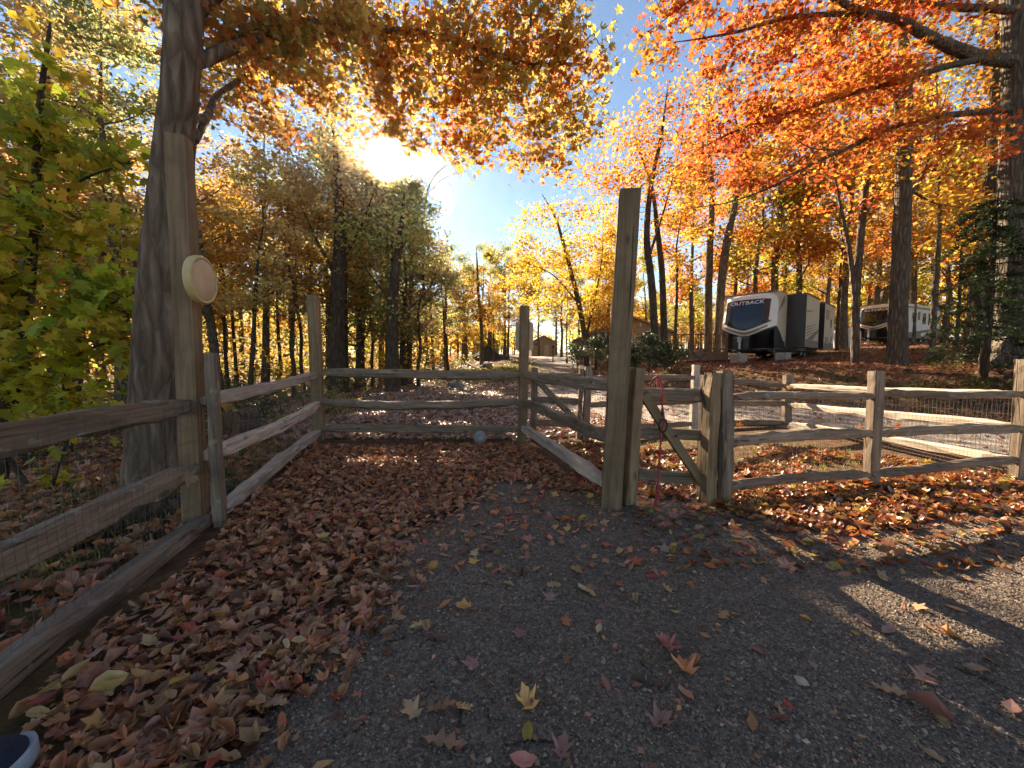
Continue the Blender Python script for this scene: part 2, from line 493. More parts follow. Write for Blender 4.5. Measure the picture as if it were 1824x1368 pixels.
def ground_material():
    m, nt, b, out = new_mat('forest_floor')
    v = coords(nt)
    n1 = noise(nt, v, 0.35, 5, 0.6); n2 = noise(nt, v, 9, 6, 0.7); n3 = noise(nt, v, 60, 4, 0.7)
    soil = ramp(nt, n2, [(0.3, (0.06, 0.035, 0.022)), (0.5, (0.14, 0.075, 0.042)), (0.72, (0.26, 0.145, 0.085))])
    grass = ramp(nt, n3, [(0.3, (0.06, 0.06, 0.015)), (0.7, (0.2, 0.17, 0.05))])
    c = mixc(nt, math_n(nt, 'MULTIPLY', ramp(nt, n1, [(0.52, (0, 0, 0)), (0.62, (1, 1, 1))]), 0.5), soil, grass)
    nt.links.new(c, b.inputs['Base Color'])
    b.inputs['Roughness'].default_value = 0.95
    b.inputs['Specular IOR Level'].default_value = 0.15
    bump(nt, b, math_n(nt, 'ADD', n2, n3), 0.8, 0.03)
    return m

def gravel_material(name, dark, light, sc=75):
    m, nt, b, out = new_mat(name)
    v = coords(nt)
    vo = nt.nodes.new('ShaderNodeTexVoronoi'); vo.inputs['Scale'].default_value = sc
    nt.links.new(v, vo.inputs['Vector'])
    sep = nt.nodes.new('ShaderNodeSeparateColor'); nt.links.new(vo.outputs['Color'], sep.inputs[0])
    big = noise(nt, v, 1.3, 4)
    mid = tuple((a + c) / 2 for a, c in zip(dark, light))
    c = ramp(nt, sep.outputs[0], [(0.0, dark), (0.6, mid), (0.95, light), (1.0, tuple(x * 1.5 for x in light))])
    c = mixc(nt, math_n(nt, 'MULTIPLY', big, 0.55), c, tuple(x * 0.6 for x in mid))
    nt.links.new(c, b.inputs['Base Color'])
    b.inputs['Roughness'].default_value = 0.85
    b.inputs['Specular IOR Level'].default_value = 0.25
    h = math_n(nt, 'SUBTRACT', 1.0, math_n(nt, 'MULTIPLY', vo.outputs['Distance'], 1.0))
    bump(nt, b, math_n(nt, 'ADD', h, math_n(nt, 'MULTIPLY', noise(nt, v, 190, 2), 0.5)), 0.9, 0.012)
    return m

M['floor'] = ground_material()
M['gravel'] = gravel_material('gravel', (0.10, 0.068, 0.048), (0.33, 0.24, 0.175))
M['road'] = gravel_material('road_gravel', (0.2, 0.165, 0.14), (0.44, 0.375, 0.325), 40)

gx = np.unique(np.concatenate([warped(231, 260, 5.2, 1.5)]))
gy = np.unique(np.concatenate([warped(231, 300, 5.2, 5.0)]))
ground_obj = grid_mesh('ground', gx, gy, M['floor'], dz=-0.012)
tag(ground_obj, 'brown leaf strewn ground running back under the trees', kind='structure')

def wob(x, y):
    return 0.10 * np.sin(x * 3.1 + y * 1.7) + 0.07 * np.sin(x * 7.3 - y * 5.1) + 0.04 * np.sin(x * 17 + y * 13)

path_px = [(250, 1368), (430, 1290), (560, 1165), (680, 1060), (710, 960), (830, 885), (870, 846), (1000, 862), (1062, 868), (1120, 850), (1235, 850), (1290, 905), (1440, 938), (1500, 936), (1824, 905)]
path_poly = [G(*p)[:2] for p in path_px] + [np.array([9.0, 2.2]), np.array([9.0, -2.5]), np.array([-1.2, -2.5]), np.array([-1.0, 0.8])]
def in_path(x, y):
    return in_poly(path_poly, x + wob(x, y) * 0.8, y + wob(y, x) * 0.6)
path_obj = grid_mesh('gravel_path', np.arange(-2.0, 9.0, 0.05), np.arange(-2.5, 5.6, 0.05), M['gravel'], keep=in_path)
tag(path_obj, 'dark wet gravel path in the foreground', kind='structure')

road_poly = [(16, 4.2), (10.6, 5.6), (9.2, 8.0), (6.7, 11.8), (4.9, 14.6), (4.5, 18), (5.3, 25), (6.6, 40), (7.2, 58), (12, 64), (12, 70), (2.5, 70), (2.6, 45), (1.8, 30), (1.4, 20), (0.4, 14.5), (0.9, 11), (2.9, 8.6), (5.4, 7.2), (7.4, 4.9), (16, 2.6)]
def in_road(x, y):
    return in_poly(road_poly, x + wob(x * 0.6, y * 0.6) * 2, y + wob(y * 0.6, x * 0.6) * 2)
road_obj = grid_mesh('gravel_road', np.arange(-1, 17, 0.12), np.concatenate([np.arange(2, 24, 0.12), np.arange(24, 71, 0.5)]), M['road'], dz=0.004, keep=in_road)
tag(road_obj, 'pale grey gravel road curving away behind the fences', kind='structure')

# loose stones of the path: real geometry, too many and too small to pick apart
def stones(mb, pos, size, cols, rng):
    n = len(pos)
    base = np.array([[1, 0, 0], [-1, 0, 0], [0, 1, 0], [0, -1, 0], [0, 0, 1.0]])
    V = base[None] * rng.uniform(0.55, 1.15, (n, 5, 1)) * np.array([1, 0.8, 0.6])
    a = rng.uniform(0, 2 * np.pi, n); ca, sa = np.cos(a), np.sin(a)
    x = V[..., 0] * ca[:, None] - V[..., 1] * sa[:, None]; y = V[..., 0] * sa[:, None] + V[..., 1] * ca[:, None]
    tlt = rng.uniform(-0.5, 0.5, n)[:, None]
    V = np.stack([x, y, V[..., 2] + tlt * x], -1) * size[:, None, None] + pos[:, None, :]
    T = np.array([[0, 2, 4], [2, 1, 4], [1, 3, 4], [3, 0, 4]])
    mb.add(V.reshape(-1, 3), (T[None] + (np.arange(n) * 5)[:, None, None]).reshape(-1, 3), np.repeat(cols, 5, 0))

def attr_mat(name, rough=0.8):
    m, nt, b, out = new_mat(name)
    a = nt.nodes.new('ShaderNodeAttribute'); a.attribute_name = 'Col'
    n = noise(nt, coords(nt), 160, 3)
    nt.links.new(mixc(nt, math_n(nt, 'MULTIPLY', n, 0.5), a.outputs['Color'], mixc(nt, 1.0, a.outputs['Color'], (0.5, 0.48, 0.46), 'MULTIPLY')), b.inputs['Base Color'])
    b.inputs['Roughness'].default_value = rough
    b.inputs['Specular IOR Level'].default_value = 0.3
    return m
M['stone'] = attr_mat('stone', 0.62)
mb = MB(); r2 = np.random.default_rng(3)
n = 190000
yy = 0.75 + 3.6 * r2.random(n) ** 1.5; xx = r2.uniform(-1.4, 1.4, n) * (yy + 0.2) + 0.25
ok = in_path(xx, yy) & (np.abs(xx) < 1.36 * (yy + 0.15)); xx, yy = xx[ok], yy[ok]
sz = np.clip(r2.lognormal(math.log(0.0048), 0.38, len(xx)), 0.0026, 0.018)
sz[:170] = r2.uniform(0.011, 0.022, 170)
g = np.clip(r2.lognormal(math.log(0.20), 0.42, len(xx)), 0.06, 0.6)[:, None]
stones(mb, np.stack([xx, yy, hz(xx, yy) + sz * 0.25], -1), sz, g * (0.85 + 1.1 * wob(xx * 0.35, yy * 0.3) + 0.5 * wob(xx * 0.9, yy))[:, None].clip(0.55, 1.25) * np.array([1.10, 0.79, 0.57]) * (1 + 0.06 * r2.standard_normal((len(xx), 3))), r2)
tag(mb.build('pebbles', M['stone'], path_obj), 'small dark loose stones of the gravel', kind='stuff')

# ------------------------------------------------------------------ fallen leaves
def gpoly(pts): return [G(*p)[:2] for p in pts]
carpet = gpoly([(30, 1368), (30, 1262), (380, 962), (410, 915), (563, 796), (935, 796), (1058, 880), (1010, 874), (870, 852), (815, 896), (712, 965), (685, 1075), (560, 1172), (430, 1290), (310, 1368)])
carpet += [np.array([-0.75, 0.8]), np.array([-1.9, 0.8])]
pile_right = gpoly([(1268, 900), (1300, 870), (1545, 862), (1824, 842), (1824, 912), (1640, 930), (1470, 948), (1330, 928)]) 
pile_right[4:4] = [np.array([7.5, 3.7]), np.array([7.5, 3.4])]
inside_right = [np.array(p) for p in ((1.0, 3.6), (1.6, 3.5), (3.6, 3.8), (5.4, 4.1), (5.0, 4.9), (3.9, 5.7), (2.6, 5.2), (1.6, 6.0), (0.4, 6.2))]
field = [np.array(p) for p in ((-5.0, 6.3), (0.2, 6.2), (2.5, 7.3), (3.0, 8.0), (0.6, 11), (0.2, 14.5), (1.2, 19), (-6, 19), (-9, 14))]

cand = []                                # position, size, colour, shape, tilt, curl
def scatter(n, xs, ys, keep, smin, smax, pal, shapes, tilt, lift, curl, seed, pw=1.0):
    rg = np.random.default_rng(seed)
    x = rg.uniform(xs[0], xs[1], n); y = ys[0] + (ys[1] - ys[0]) * rg.random(n) ** pw
    k = keep(x, y) & (np.hypot(x, y) > 0.7); x, y = x[k], y[k]; m = len(x)
    z = hz(x, y) + 0.006 + lift * rg.random(m)
    s = rg.uniform(smin, smax, m)
    return dict(pos=np.stack([x, y, z], -1), size=s, col=palette(m, pal, rg), shape=np.array(shapes)[rg.integers(0, len(shapes), m)], tilt=tilt, curl=curl)

NEAR = ['maple', 'maple2', 'oak', 'oval', 'rolled', 'rolled']
sets = [
    scatter(23000, (-4, 1.2), (0.7, 6.3), lambda x, y: in_poly(carpet, x + wob(x, y) * 0.5, y), 0.04, 0.09, LITTER, NEAR, 0.32, 0.04, 1.2, 21),
    scatter(13000, (1.4, 8), (2.6, 4.4), lambda x, y: in_poly(pile_right, x, y + wob(x, y) * 0.5), 0.05, 0.105, FRESH, NEAR, 0.38, 0.045, 1.4, 22),
    scatter(9000, (0.3, 6), (3.3, 6.6), lambda x, y: in_poly(inside_right, x + wob(x, y), y) & (wob(x * 0.5, y * 0.7) > -0.08), 0.07, 0.12, FRESH, ['maple', 'oval', 'maple'], 0.4, 0.025, 1.3, 23),
    scatter(330, (-1.6, 4.5), (0.8, 4.3), in_path, 0.05, 0.10, SCATTER, ['maple', 'maple', 'oval', 'oval', 'rolled', 'oak'], 0.22, 0.006, 1.4, 24),
    scatter(420, (-0.6, 1.8), (2.2, 4.6), in_path, 0.05, 0.09, SCATTER, ['maple', 'oval', 'rolled', 'oak'], 0.22, 0.006, 1.4, 25),
    scatter(800, (1.0, 6.5), (2.3, 3.3), in_path, 0.05, 0.10, FRESH, ['maple', 'oval', 'rolled', 'oak'], 0.25, 0.008, 1.4, 26),
    scatter(6500, (-5.4, -1.4), (0.6, 6.0), lambda x, y: x < -1.9 - 0.22 * (y - 0.8) , 0.07, 0.13, LITTER, NEAR, 0.45, 0.03, 1.5, 27),
]
def edge_scatter(n, pts, sig, seed):
    rg = np.random.default_rng(seed); pts = np.array(pts); k = rg.integers(0, len(pts) - 1, n); t = rg.random((n, 1))
    q = pts[k] * (1 - t) + pts[k + 1] * t + rg.normal(0, sig, (n, 2))
    q = q[np.hypot(q[:, 0], q[:, 1]) > 0.7]; m = len(q)
    return dict(pos=np.stack([q[:, 0], q[:, 1], hz(q[:, 0], q[:, 1]) + 0.008 + 0.012 * rg.random(m)], -1), size=rg.uniform(0.04, 0.095, m), col=palette(m, LITTER, rg), shape=np.array(NEAR)[rg.integers(0, len(NEAR), m)], tilt=0.25, curl=1.2)
edge_l = [np.array([-0.75, 0.85])] + [G(*q)[:2] for q in path_px[0:9]]
sets += [edge_scatter(620, edge_l, 0.09, 41), edge_scatter(420, edge_l, 0.24, 42), edge_scatter(300, [G(*q)[:2] for q in path_px[11:]], 0.2, 43)]
# the twenty-odd leaves that lie out singly on the gravel, where the photograph shows them
single = [((780, 1268), 0.115, 'oak', (0.42, 0.20, 0.09)), ((783, 1330), 0.15, 'oak', (0.34, 0.21, 0.13)), ((485, 1278), 0.115, 'oak', (0.40, 0.25, 0.14)), ((555, 1195), 0.09, 'oak', (0.40, 0.18, 0.09)),
          ((598, 1182), 0.09, 'oak', (0.45, 0.25, 0.13)), ((940, 1307), 0.08, 'oval', (0.40, 0.29, 0.04)), ((1000, 1340), 0.075, 'maple', (0.42, 0.2, 0.16)), ((510, 1168), 0.075, 'rolled', (0.72, 0.50, 0.27)),
          ((530, 1165), 0.075, 'rolled', (0.74, 0.53, 0.28)), ((1067, 1124), 0.07, 'rolled', (0.76, 0.55, 0.33)), ((1597, 1240), 0.125, 'oak', (0.55, 0.38, 0.19)), ((1650, 1268), 0.13, 'rolled', (0.40, 0.24, 0.13)),
          ((1675, 1285), 0.11, 'oak', (0.50, 0.32, 0.15)), ((1290, 1098), 0.10, 'oak', (0.47, 0.27, 0.12)), ((1035, 1052), 0.08, 'oval', (0.74, 0.53, 0.27)), ((990, 1045), 0.085, 'oak', (0.52, 0.33, 0.14)),
          ((980, 1068), 0.08, 'maple', (0.42, 0.22, 0.2)), ((905, 1044), 0.075, 'rolled', (0.66, 0.46, 0.22)), ((895, 1018), 0.075, 'maple', (0.5, 0.3, 0.14)), ((820, 1084), 0.06, 'oval', (0.74, 0.55, 0.25)),
          ((745, 1117), 0.06, 'maple', (0.62, 0.48, 0.22)), ((840, 1188), 0.075, 'maple', (0.44, 0.2, 0.19)), ((925, 1132), 0.065, 'maple', (0.44, 0.22, 0.2)), ((1000, 970), 0.10, 'oak', (0.40, 0.22, 0.13)),
          ((1430, 1220), 0.06, 'oval', (0.6, 0.46, 0.36)), ((1522, 1133), 0.06, 'oval', (0.56, 0.36, 0.06)), ((1445, 1190), 0.05, 'oval', (0.5, 0.3, 0.25)), ((1540, 1113), 0.09, 'oval', (0.44, 0.25, 0.2)),
          ((1580, 1128), 0.09, 'oval', (0.42, 0.22, 0.18)), ((1745, 1200), 0.09, 'oval', (0.5, 0.32, 0.2)), ((1800, 1270), 0.10, 'oval', (0.44, 0.24, 0.18)), ((1390, 1288), 0.075, 'oval', (0.40, 0.12, 0.06)),
          ((1175, 1290), 0.09, 'maple', (0.42, 0.22, 0.17)), ((1145, 1215), 0.11, 'oak', (0.12, 0.07, 0.05)), ((1660, 1355), 0.07, 'oval', (0.5, 0.32, 0.22)), ((1200, 1093), 0.06, 'oval', (0.62, 0.46, 0.24)),
          ((690, 1068), 0.10, 'oak', (0.46, 0.28, 0.16)), ((470, 1100), 0.13, 'oak', (0.36, 0.20, 0.13)), ((380, 1075), 0.15, 'oak', (0.36, 0.21, 0.16)), ((300, 1185), 0.12, 'rolled', (0.60, 0.38, 0.17)),
          ((115, 1242), 0.14, 'oval', (0.52, 0.28, 0.05)), ((135, 1225), 0.13, 'rolled', (0.58, 0.34, 0.12)), ((190, 1255), 0.14, 'rolled', (0.60, 0.40, 0.16)), ((270, 1217), 0.09, 'oval', (0.62, 0.30, 0.04)), ((315, 1240), 0.11, 'oval', (0.56, 0.36, 0.08))]

allpos = np.concatenate([s['pos'] for s in sets]); allsz = np.concatenate([s['size'] for s in sets])
allcol = np.concatenate([s['col'] for s in sets]); allsh = np.concatenate([s['shape'] for s in sets])
alltl = np.concatenate([np.full(len(s['pos']), s['tilt']) for s in sets]); allcu = np.concatenate([np.full(len(s['pos']), s['curl']) for s in sets])
dist = np.linalg.norm(allpos - np.array([0, 0, CAMH]), axis=1)
depth = allpos[:, 1] * math.cos(PITCH) - (allpos[:, 2] - CAMH) * math.sin(PITCH)
sx = 912 + FPX * allpos[:, 0] / np.maximum(depth, 0.05)
sy = 684 - FPX * ((allpos[:, 2] - CAMH) * math.cos(PITCH) + allpos[:, 1] * math.sin(PITCH)) / np.maximum(depth, 0.05)
inview = (sx > -20) & (sx < 1844) & (sy > 0) & (sy < 1380)
top = np.array([len(p) for p in [allsz]])[0]
score = np.where(inview, allsz / dist * (1 + 0.6 * (allpos[:, 2] - hz(allpos[:, 0], allpos[:, 1])) / 0.05), 0)
pick = np.argsort(-score)[:300 - len(single)]
rest = np.ones(len(allpos), bool); rest[pick] = False

variants = {}
rv = np.random.default_rng(8)
def leaf_mesh(shape, col, curl):
    shape = {'maple': 'maple_fine'}.get(shape, shape)
    key = (shape, tuple(np.round(np.asarray(col) * 14).astype(int)), round(curl * 2))
    if key not in variants:
        TV, TF = TMPL[shape]
        W = TV * np.array([1, rv.uniform(0.8, 1.15), curl])
        a_, b_, c_ = rv.uniform(0, 6.28, 3)
        W[:, 2] += 0.05 * np.sin(6 * W[:, 0] + a_) + 0.04 * np.sin(9 * W[:, 1] + b_) + 0.12 * rv.normal() * W[:, 0] * W[:, 1]
        W[:, 1] += 0.10 * rv.normal() * W[:, 0] ** 2
        mb = MB(); mb.add(W, TF, np.clip(np.asarray(col, float) * (1 + 0.12 * np.sin(7 * TV[:, 0:1] + c_)), 0.01, 0.9))
        variants[key] = mb.mesh('fallen_leaf', M['litter'])
    return variants[key]
def put_leaf(pos, size, col, shape, tilt, curl, parent):
    o = link('fallen_leaf', leaf_mesh(shape, col, max(0.3, rv.uniform(0.3, 1.4) * curl)), parent, pos)
    o.rotation_euler = (rv.normal() * tilt * 0.8, rv.normal() * tilt * 0.8, rv.uniform(0, 6.28))
    o.scale = (size, size, size)
    return o
for i in pick: put_leaf(allpos[i], allsz[i], allcol[i], str(allsh[i]), alltl[i], allcu[i], ground_obj)
for (px, py), s, sh, c in single:
    g = G(px, py); put_leaf((g[0], g[1], g[2] + (0.012 if px > 690 else 0.055)), s * (1.05 if px > 690 else 0.85), np.array(c), sh, 0.16, 1.2, ground_obj)
mb = MB()
for sh in set(allsh):
    k = rest & (allsh == sh)
    add_leaves(mb, allpos[k], allsz[k], allcol[k], str(sh), 0.36, 1.3)
rg = np.random.default_rng(31)
def more(n, xs, ys, keep, smin, smax, pal, lift, pw=1.0, tm='tuft', tilt=0.4):
    x = rg.uniform(xs[0], xs[1], n); y = ys[0] + (ys[1] - ys[0]) * rg.random(n) ** pw
    k = keep(x, y); x, y = x[k], y[k]
    add_leaves(mb, np.stack([x, y, hz(x, y) + 0.015 + lift * rg.random(len(x))], -1), rg.uniform(smin, smax, len(x)), palette(len(x), pal, rg), tm, tilt, 1.2, rg)
FIELD = [((0.54, 0.36, 0.27), 30), ((0.46, 0.27, 0.19), 26), ((0.62, 0.46, 0.36), 20), ((0.46, 0.20, 0.09), 10), ((0.24, 0.13, 0.09), 12)]
BANK = [((0.34, 0.12, 0.055), 30), ((0.27, 0.10, 0.055), 30), ((0.40, 0.18, 0.08), 20), ((0.18, 0.07, 0.04), 16), ((0.5, 0.25, 0.08), 6)]
more(26000, (-9, 3.6), (6.3, 19), lambda x, y: in_poly(field, x, y), 0.08, 0.14, FIELD, 0.02, 1.3)
more(9000, (-12, -3), (4, 16), lambda x, y: x < -3.4 - 0.15 * y, 0.08, 0.14, LITTER, 0.02)
more(30000, (2.5, 26), (5.5, 22), lambda x, y: x - np.interp(y, TOE_Y, TOE_X) > -0.5 + 1.2 * wob(x, y), 0.09, 0.16, BANK, 0.02)
more(12000, (4, 50), (14, 48), lambda x, y: x - np.interp(y, TOE_Y, TOE_X) > 0.2, 0.14, 0.24, BANK, 0.03)
more(1300, (0, 11), (3.5, 16), lambda x, y: in_road(x, y), 0.07, 0.11, FRESH, 0.006)
more(1800, (0, 8), (8, 30), lambda x, y: in_road(x, y), 0.09, 0.14, BANK, 0.006)
more(9000, (-22, 4), (16, 46), lambda x, y: ~in_road(x, y), 0.12, 0.22, FIELD, 0.02)
more(9000, (-3.6, 1.2), (0.7, 5.2), lambda x, y: in_poly(carpet, x + 0.2 * wob(x, y), y) | (in_path(x, y) & (rg.random(len(x)) < 0.15)), 0.012, 0.032, LITTER, 0.006, 1.3, 'quad', 0.3)
more(2500, (0.5, 6.5), (2.4, 4.2), lambda x, y: in_poly(pile_right, x, y) | (in_path(x, y) & (rg.random(len(x)) < 0.25)), 0.012, 0.032, FRESH, 0.006, 1.0, 'quad', 0.3)
tag(mb.build('leaf_litter', M['litter'], ground_obj), 'carpet of brown and orange fallen leaves', kind='stuff')

# grass: a sunlit strip beside the road, thin blades at the fence feet and on the left
mb = MB(); n = 16000
cols_g = [((0.20, 0.20, 0.045), 3), ((0.30, 0.24, 0.07), 2), ((0.10, 0.13, 0.03), 2)]
def blades(cx, cyy, rx, ry, n, h):
    a = rg.uniform(0, 6.28, n); q = np.sqrt(rg.random(n))
    x = cx + rx * q * np.cos(a); y = cyy + ry * q * np.sin(a); z = hz(x, y)
    hh = h * rg.uniform(0.5, 1.3, n); w = h * 0.06
    lx, ly = rg.normal(0, 0.4, n) * hh, rg.normal(0, 0.4, n) * hh; d = rg.uniform(0, 3.14, n)
    V = np.stack([np.stack([x - w * np.cos(d), y - w * np.sin(d), z], -1), np.stack([x + w * np.cos(d), y + w * np.sin(d), z], -1), np.stack([x + lx, y + ly, z + hh], -1)], 1)
    mb.add(V.reshape(-1, 3), np.arange(3 * n).reshape(-1, 3), np.repeat(palette(n, cols_g, rg), 3, 0))
blades(-1.5, 27, 4.5, 6, 9000, 0.14); blades(0.3, 33, 2.2, 6, 3500, 0.15); blades(-6, 22, 6, 4, 4000, 0.14)
blades(3.3, 5.3, 1.6, 1.0, 1500, 0.06); blades(-3.6, 3.2, 1.0, 2.6, 2600, 0.12); blades(5.5, 3.9, 1.4, 0.25, 500, 0.06); blades(2.0, 3.05, 1.3, 0.9, 120, 0.03)
blades(-0.9, 5.9, 0.5, 0.3, 160, 0.08); blades(1.0, 3.35, 0.25, 0.15, 160, 0.035); blades(0.62, 1.55, 0.12, 0.06, 60, 0.03)
tag(mb.build('grass', M['leaf_near'], ground_obj), 'thin yellowing grass', kind='stuff')

# twigs lying on the gravel
def twig(px, r, label=None):
    pts = [G(*p) for p in px]
    pts = [p + np.array([0, 0, r * 0.9]) for p in pts]
    out = [pts[0]]
    for a, b in zip(pts[:-1], pts[1:]):
        for k in (0.33, 0.66, 1.0):
            out.append(a + (b - a) * k + rv.normal(0, 0.004, 3) * np.array([1, 1, 0.3]))
    mb = MB(); mb.tube(out, np.linspace(r, r * 0.5, len(out)), 6)
    o = mb.build('twig', M['bark_twig'], path_obj, True)
    return o
M['bark_twig'] = bark_mat('bark_twig', (0.10, 0.07, 0.05), (0.28, 0.20, 0.14), 4)
for px, r in ([[(820, 1268), (812, 1310), (803, 1360)], 0.0055], [[(868, 1262), (880, 1300)], 0.005], [[(665, 1270), (640, 1300), (560, 1345)], 0.004], [[(900, 1330), (960, 1325), (1020, 1315)], 0.005],
              [[(1140, 1180), (1190, 1235), (1250, 1250)], 0.004], [[(690, 1145), (735, 1132), (765, 1125)], 0.004], [[(1216, 1255), (1265, 1235)], 0.005], [[(430, 1300), (480, 1340), (600, 1335)], 0.004],
              [[(765, 1215), (780, 1228)], 0.006], [[(1010, 985), (1060, 990)], 0.003], [[(860, 1040), (900, 1050), (905, 1040)], 0.003], [[(1700, 1190), (1760, 1215), (1824, 1240)], 0.004], [[(1340, 1075), (1400, 1090), (1455, 1095)], 0.003],
              [[(500, 1275), (470, 1310), (430, 1345)], 0.004], [[(735, 1290), (760, 1310), (790, 1300)], 0.003], [[(1160, 1255), (1185, 1225), (1200, 1210)], 0.004]):
    twig(px, r)

# ------------------------------------------------------------------ fences
rf = np.random.default_rng(77)
def orient(a, b, up=(0, 0, 1)):
    z = unit(np.asarray(b, float) - np.asarray(a, float))
    x = np.cross(np.asarray(up, float), z)
    if np.linalg.norm(x) < 1e-3: x = np.array([1.0, 0, 0])
    x = unit(x); y = np.cross(z, x)
    return np.stack([x, y, z], 1)                  # columns: local axes

def place(o, a, R, parent):
    m = Matrix(((R[0, 0], R[0, 1], R[0, 2], a[0]), (R[1, 0], R[1, 1], R[1, 2], a[1]), (R[2, 0], R[2, 1], R[2, 2], a[2]), (0, 0, 0, 1)))
    if parent is not None:
        o.parent = parent
        m = Matrix.Translation(-Vector(parent.location)) @ m
    o.matrix_basis = m

def hewn(name, a, b, w, h, parent, mat, yaw=None, rough=0.006, rings=12, ends=(1.0, 1.0), bow=0.0, sides=10, sq=0.8, taper=1.0, chop=0.0):
    """A split or sawn timber from a to b: local Z runs along it."""
    a = np.asarray(a, float); b = np.asarray(b, float); L = np.linalg.norm(b - a)
    if yaw is None: R = orient(a, b)
    else: R = orient(a, b, (math.sin(yaw), -math.cos(yaw), 0))
    ang = np.linspace(0, 2 * np.pi, sides, endpoint=False) + np.pi / sides
    ca, sa = np.cos(ang), np.sin(ang)
    e = 1 - sq
    cx = np.sign(ca) * np.abs(ca) ** max(e, 0.12); cyy = np.sign(sa) * np.abs(sa) ** max(e, 0.12)
    prof = 1 + 0.05 * rf.standard_normal(sides) * (rough / 0.006)
    ts = np.unique(np.concatenate([np.linspace(0, 1, rings), [0.03, 0.08, 0.92, 0.97]]))
    V = []
    phx, phy = rf.uniform(0, 6.28, 2)
    for t in ts:
        k = 1.0
        if t < 0.1: k = ends[0] + (1 - ends[0]) * (t / 0.1)
        if t > 0.9: k = ends[1] + (1 - ends[1]) * ((1 - t) / 0.1)
        k2 = 1 + (taper - 1) * t
        x = cx * w / 2 * prof * k2 * (0.6 + 0.4 * k) + rf.normal(0, rough, sides) * 0.55
        y = cyy * h / 2 * prof * k2 * k + rf.normal(0, rough, sides) * 0.55
        z = np.full(sides, t * L)
        if t == 1: z = z + chop * (cx + 0.4 * cyy) * w * 0.5
        wx = rough * 1.5 * math.sin(3.1 * t + phx); wy = rough * 1.5 * math.sin(4.3 * t + phy) + bow * 4 * t * (1 - t)
        V.append(np.stack([x + wx, y + wy, z], 1))
    V = np.concatenate(V); m = len(ts)
    i, j = np.meshgrid(np.arange(m - 1), np.arange(sides), indexing='ij')
    q = np.stack([i * sides + j, i * sides + (j + 1) % sides, (i + 1) * sides + (j + 1) % sides, (i + 1) * sides + j], -1).reshape(-1, 4)
    mb = MB(); mb.add(V, [q, np.array([list(range(sides))[::-1]]), np.array([list(range((m - 1) * sides, m * sides))])])
    me = mb.mesh(name, mat, False)
    o = bpy.data.objects.new(name, me); COL.objects.link(o)
    place(o, a, R, parent)
    return o

def post(parent, base_px, top_px, w, dpt=None, mat='wood_post', yaw=0.0, d=None, chop=0.04, rough=0.004, name='post', sink=0.12):
    g = G(*base_px)
    dd = g[1] if d is None else d
    g = P(base_px[0], base_px[1], dd)
    t = P(top_px[0], top_px[1], dd)
    g = g - unit(t - g) * sink
    return hewn(name, g, t, w, dpt or w, parent, M[mat], yaw=yaw, rough=rough, sq=0.86, sides=12, chop=chop, rings=9), g, t

def rail(parent, a, b, h=0.13, w=0.085, mat='wood', bow=0.0, ends=(0.55, 0.55), rough=0.009):
    return hewn('rail', a, b, w, h, parent, M[mat], rough=rough, ends=ends, bow=bow, rings=18, sq=0.5)

def wire_mesh(parent, a0, a1, ztop0, ztop1, zb0, zb1, off=(0, 0), step=0.05, hstep=0.1, r=0.0011):
    a0, a1 = np.array(a0, float), np.array(a1, float); L = np.linalg.norm(a1 - a0)
    mb = MB(); n = int(L / step)
    sag = lambda t: 0.012 * math.sin(9 * t) * math.sin(3.7 * t)
    def pt(t, s):
        xy = a0 + (a1 - a0) * t + np.array(off)
        zt = ztop0 + (ztop1 - ztop0) * t; zb = zb0 + (zb1 - zb0) * t
        nrm = np.array([-(a1 - a0)[1], (a1 - a0)[0]]) / L * (0.01 * math.sin(7 * t + 5 * s))
        return np.array([xy[0] + nrm[0], xy[1] + nrm[1], zb + (zt - zb) * s + sag(t) * (0.3 + s)])
    for i in range(n + 1):
        mb.tube([pt(i / n, s) for s in (0, 0.33, 0.66, 1)], r, 3, False)
    m = int((ztop0 - zb0) / hstep)
    for k in range(m + 1):
        mb.tube([pt(t, k / m) for t in np.linspace(0, 1, 10)], r * 1.15, 3, False)
    return mb.build('wire_mesh', M['wire'], parent, loc=tuple(-Vector(parent.location)))

def xy(p): return np.array([p[0], p[1]])
def lift(p, z): return np.array([p[0], p[1], z])

# ---- left run: runs past the camera to the back left corner
B = P(348, 935, 3.0); A = np.array([-1.78, 0.0, 0.0]); Cc = G(566, 783)
fl = thing('split_rail_fence', 'weathered split rail fence with wire mesh along the left side, past the maple trunk', 'fence', (B[0], B[1], 0))
post(fl, (352, 940), (318, 246), 0.135, 0.13, yaw=0.25, d=3.02, chop=0.0)
post(fl, (396, 948), (374, 629), 0.075, 0.085, yaw=0.35, d=3.0, mat='wood', rough=0.006)
post(fl, (568, 785), (558, 527), 0.16, 0.15, yaw=0.1, d=Cc[1])
Bi = np.array([B[0] + 0.02, 3.0])
def between(p, q, zs0, zs1, parent, **k):
    return rail(parent, lift(p, zs0), lift(q, zs1), **k)
u_ab = unit(np.array([B[0], 3.0]) - A[:2])
a_far = np.array([B[0], 3.0]) + u_ab * 0.02
between(A[:2] + [0.0, 0.0], a_far, 0.96, 0.94, fl, h=0.145, w=0.09, rough=0.012)
between(A[:2] + [0.03, 0.0], a_far + [0.03, 0], 0.44, 0.45, fl, h=0.15, w=0.10, rough=0.012)
between(A[:2] + [0.06, 0.0], a_far + [0.10, 0], 0.02, 0.05, fl, h=0.13, w=0.11, rough=0.012)
c2 = xy(Cc)
between(a_far + [0.08, 0.02], c2, 0.96, 1.07, fl, h=0.12, w=0.10, mat='wood_lit', rough=0.011)
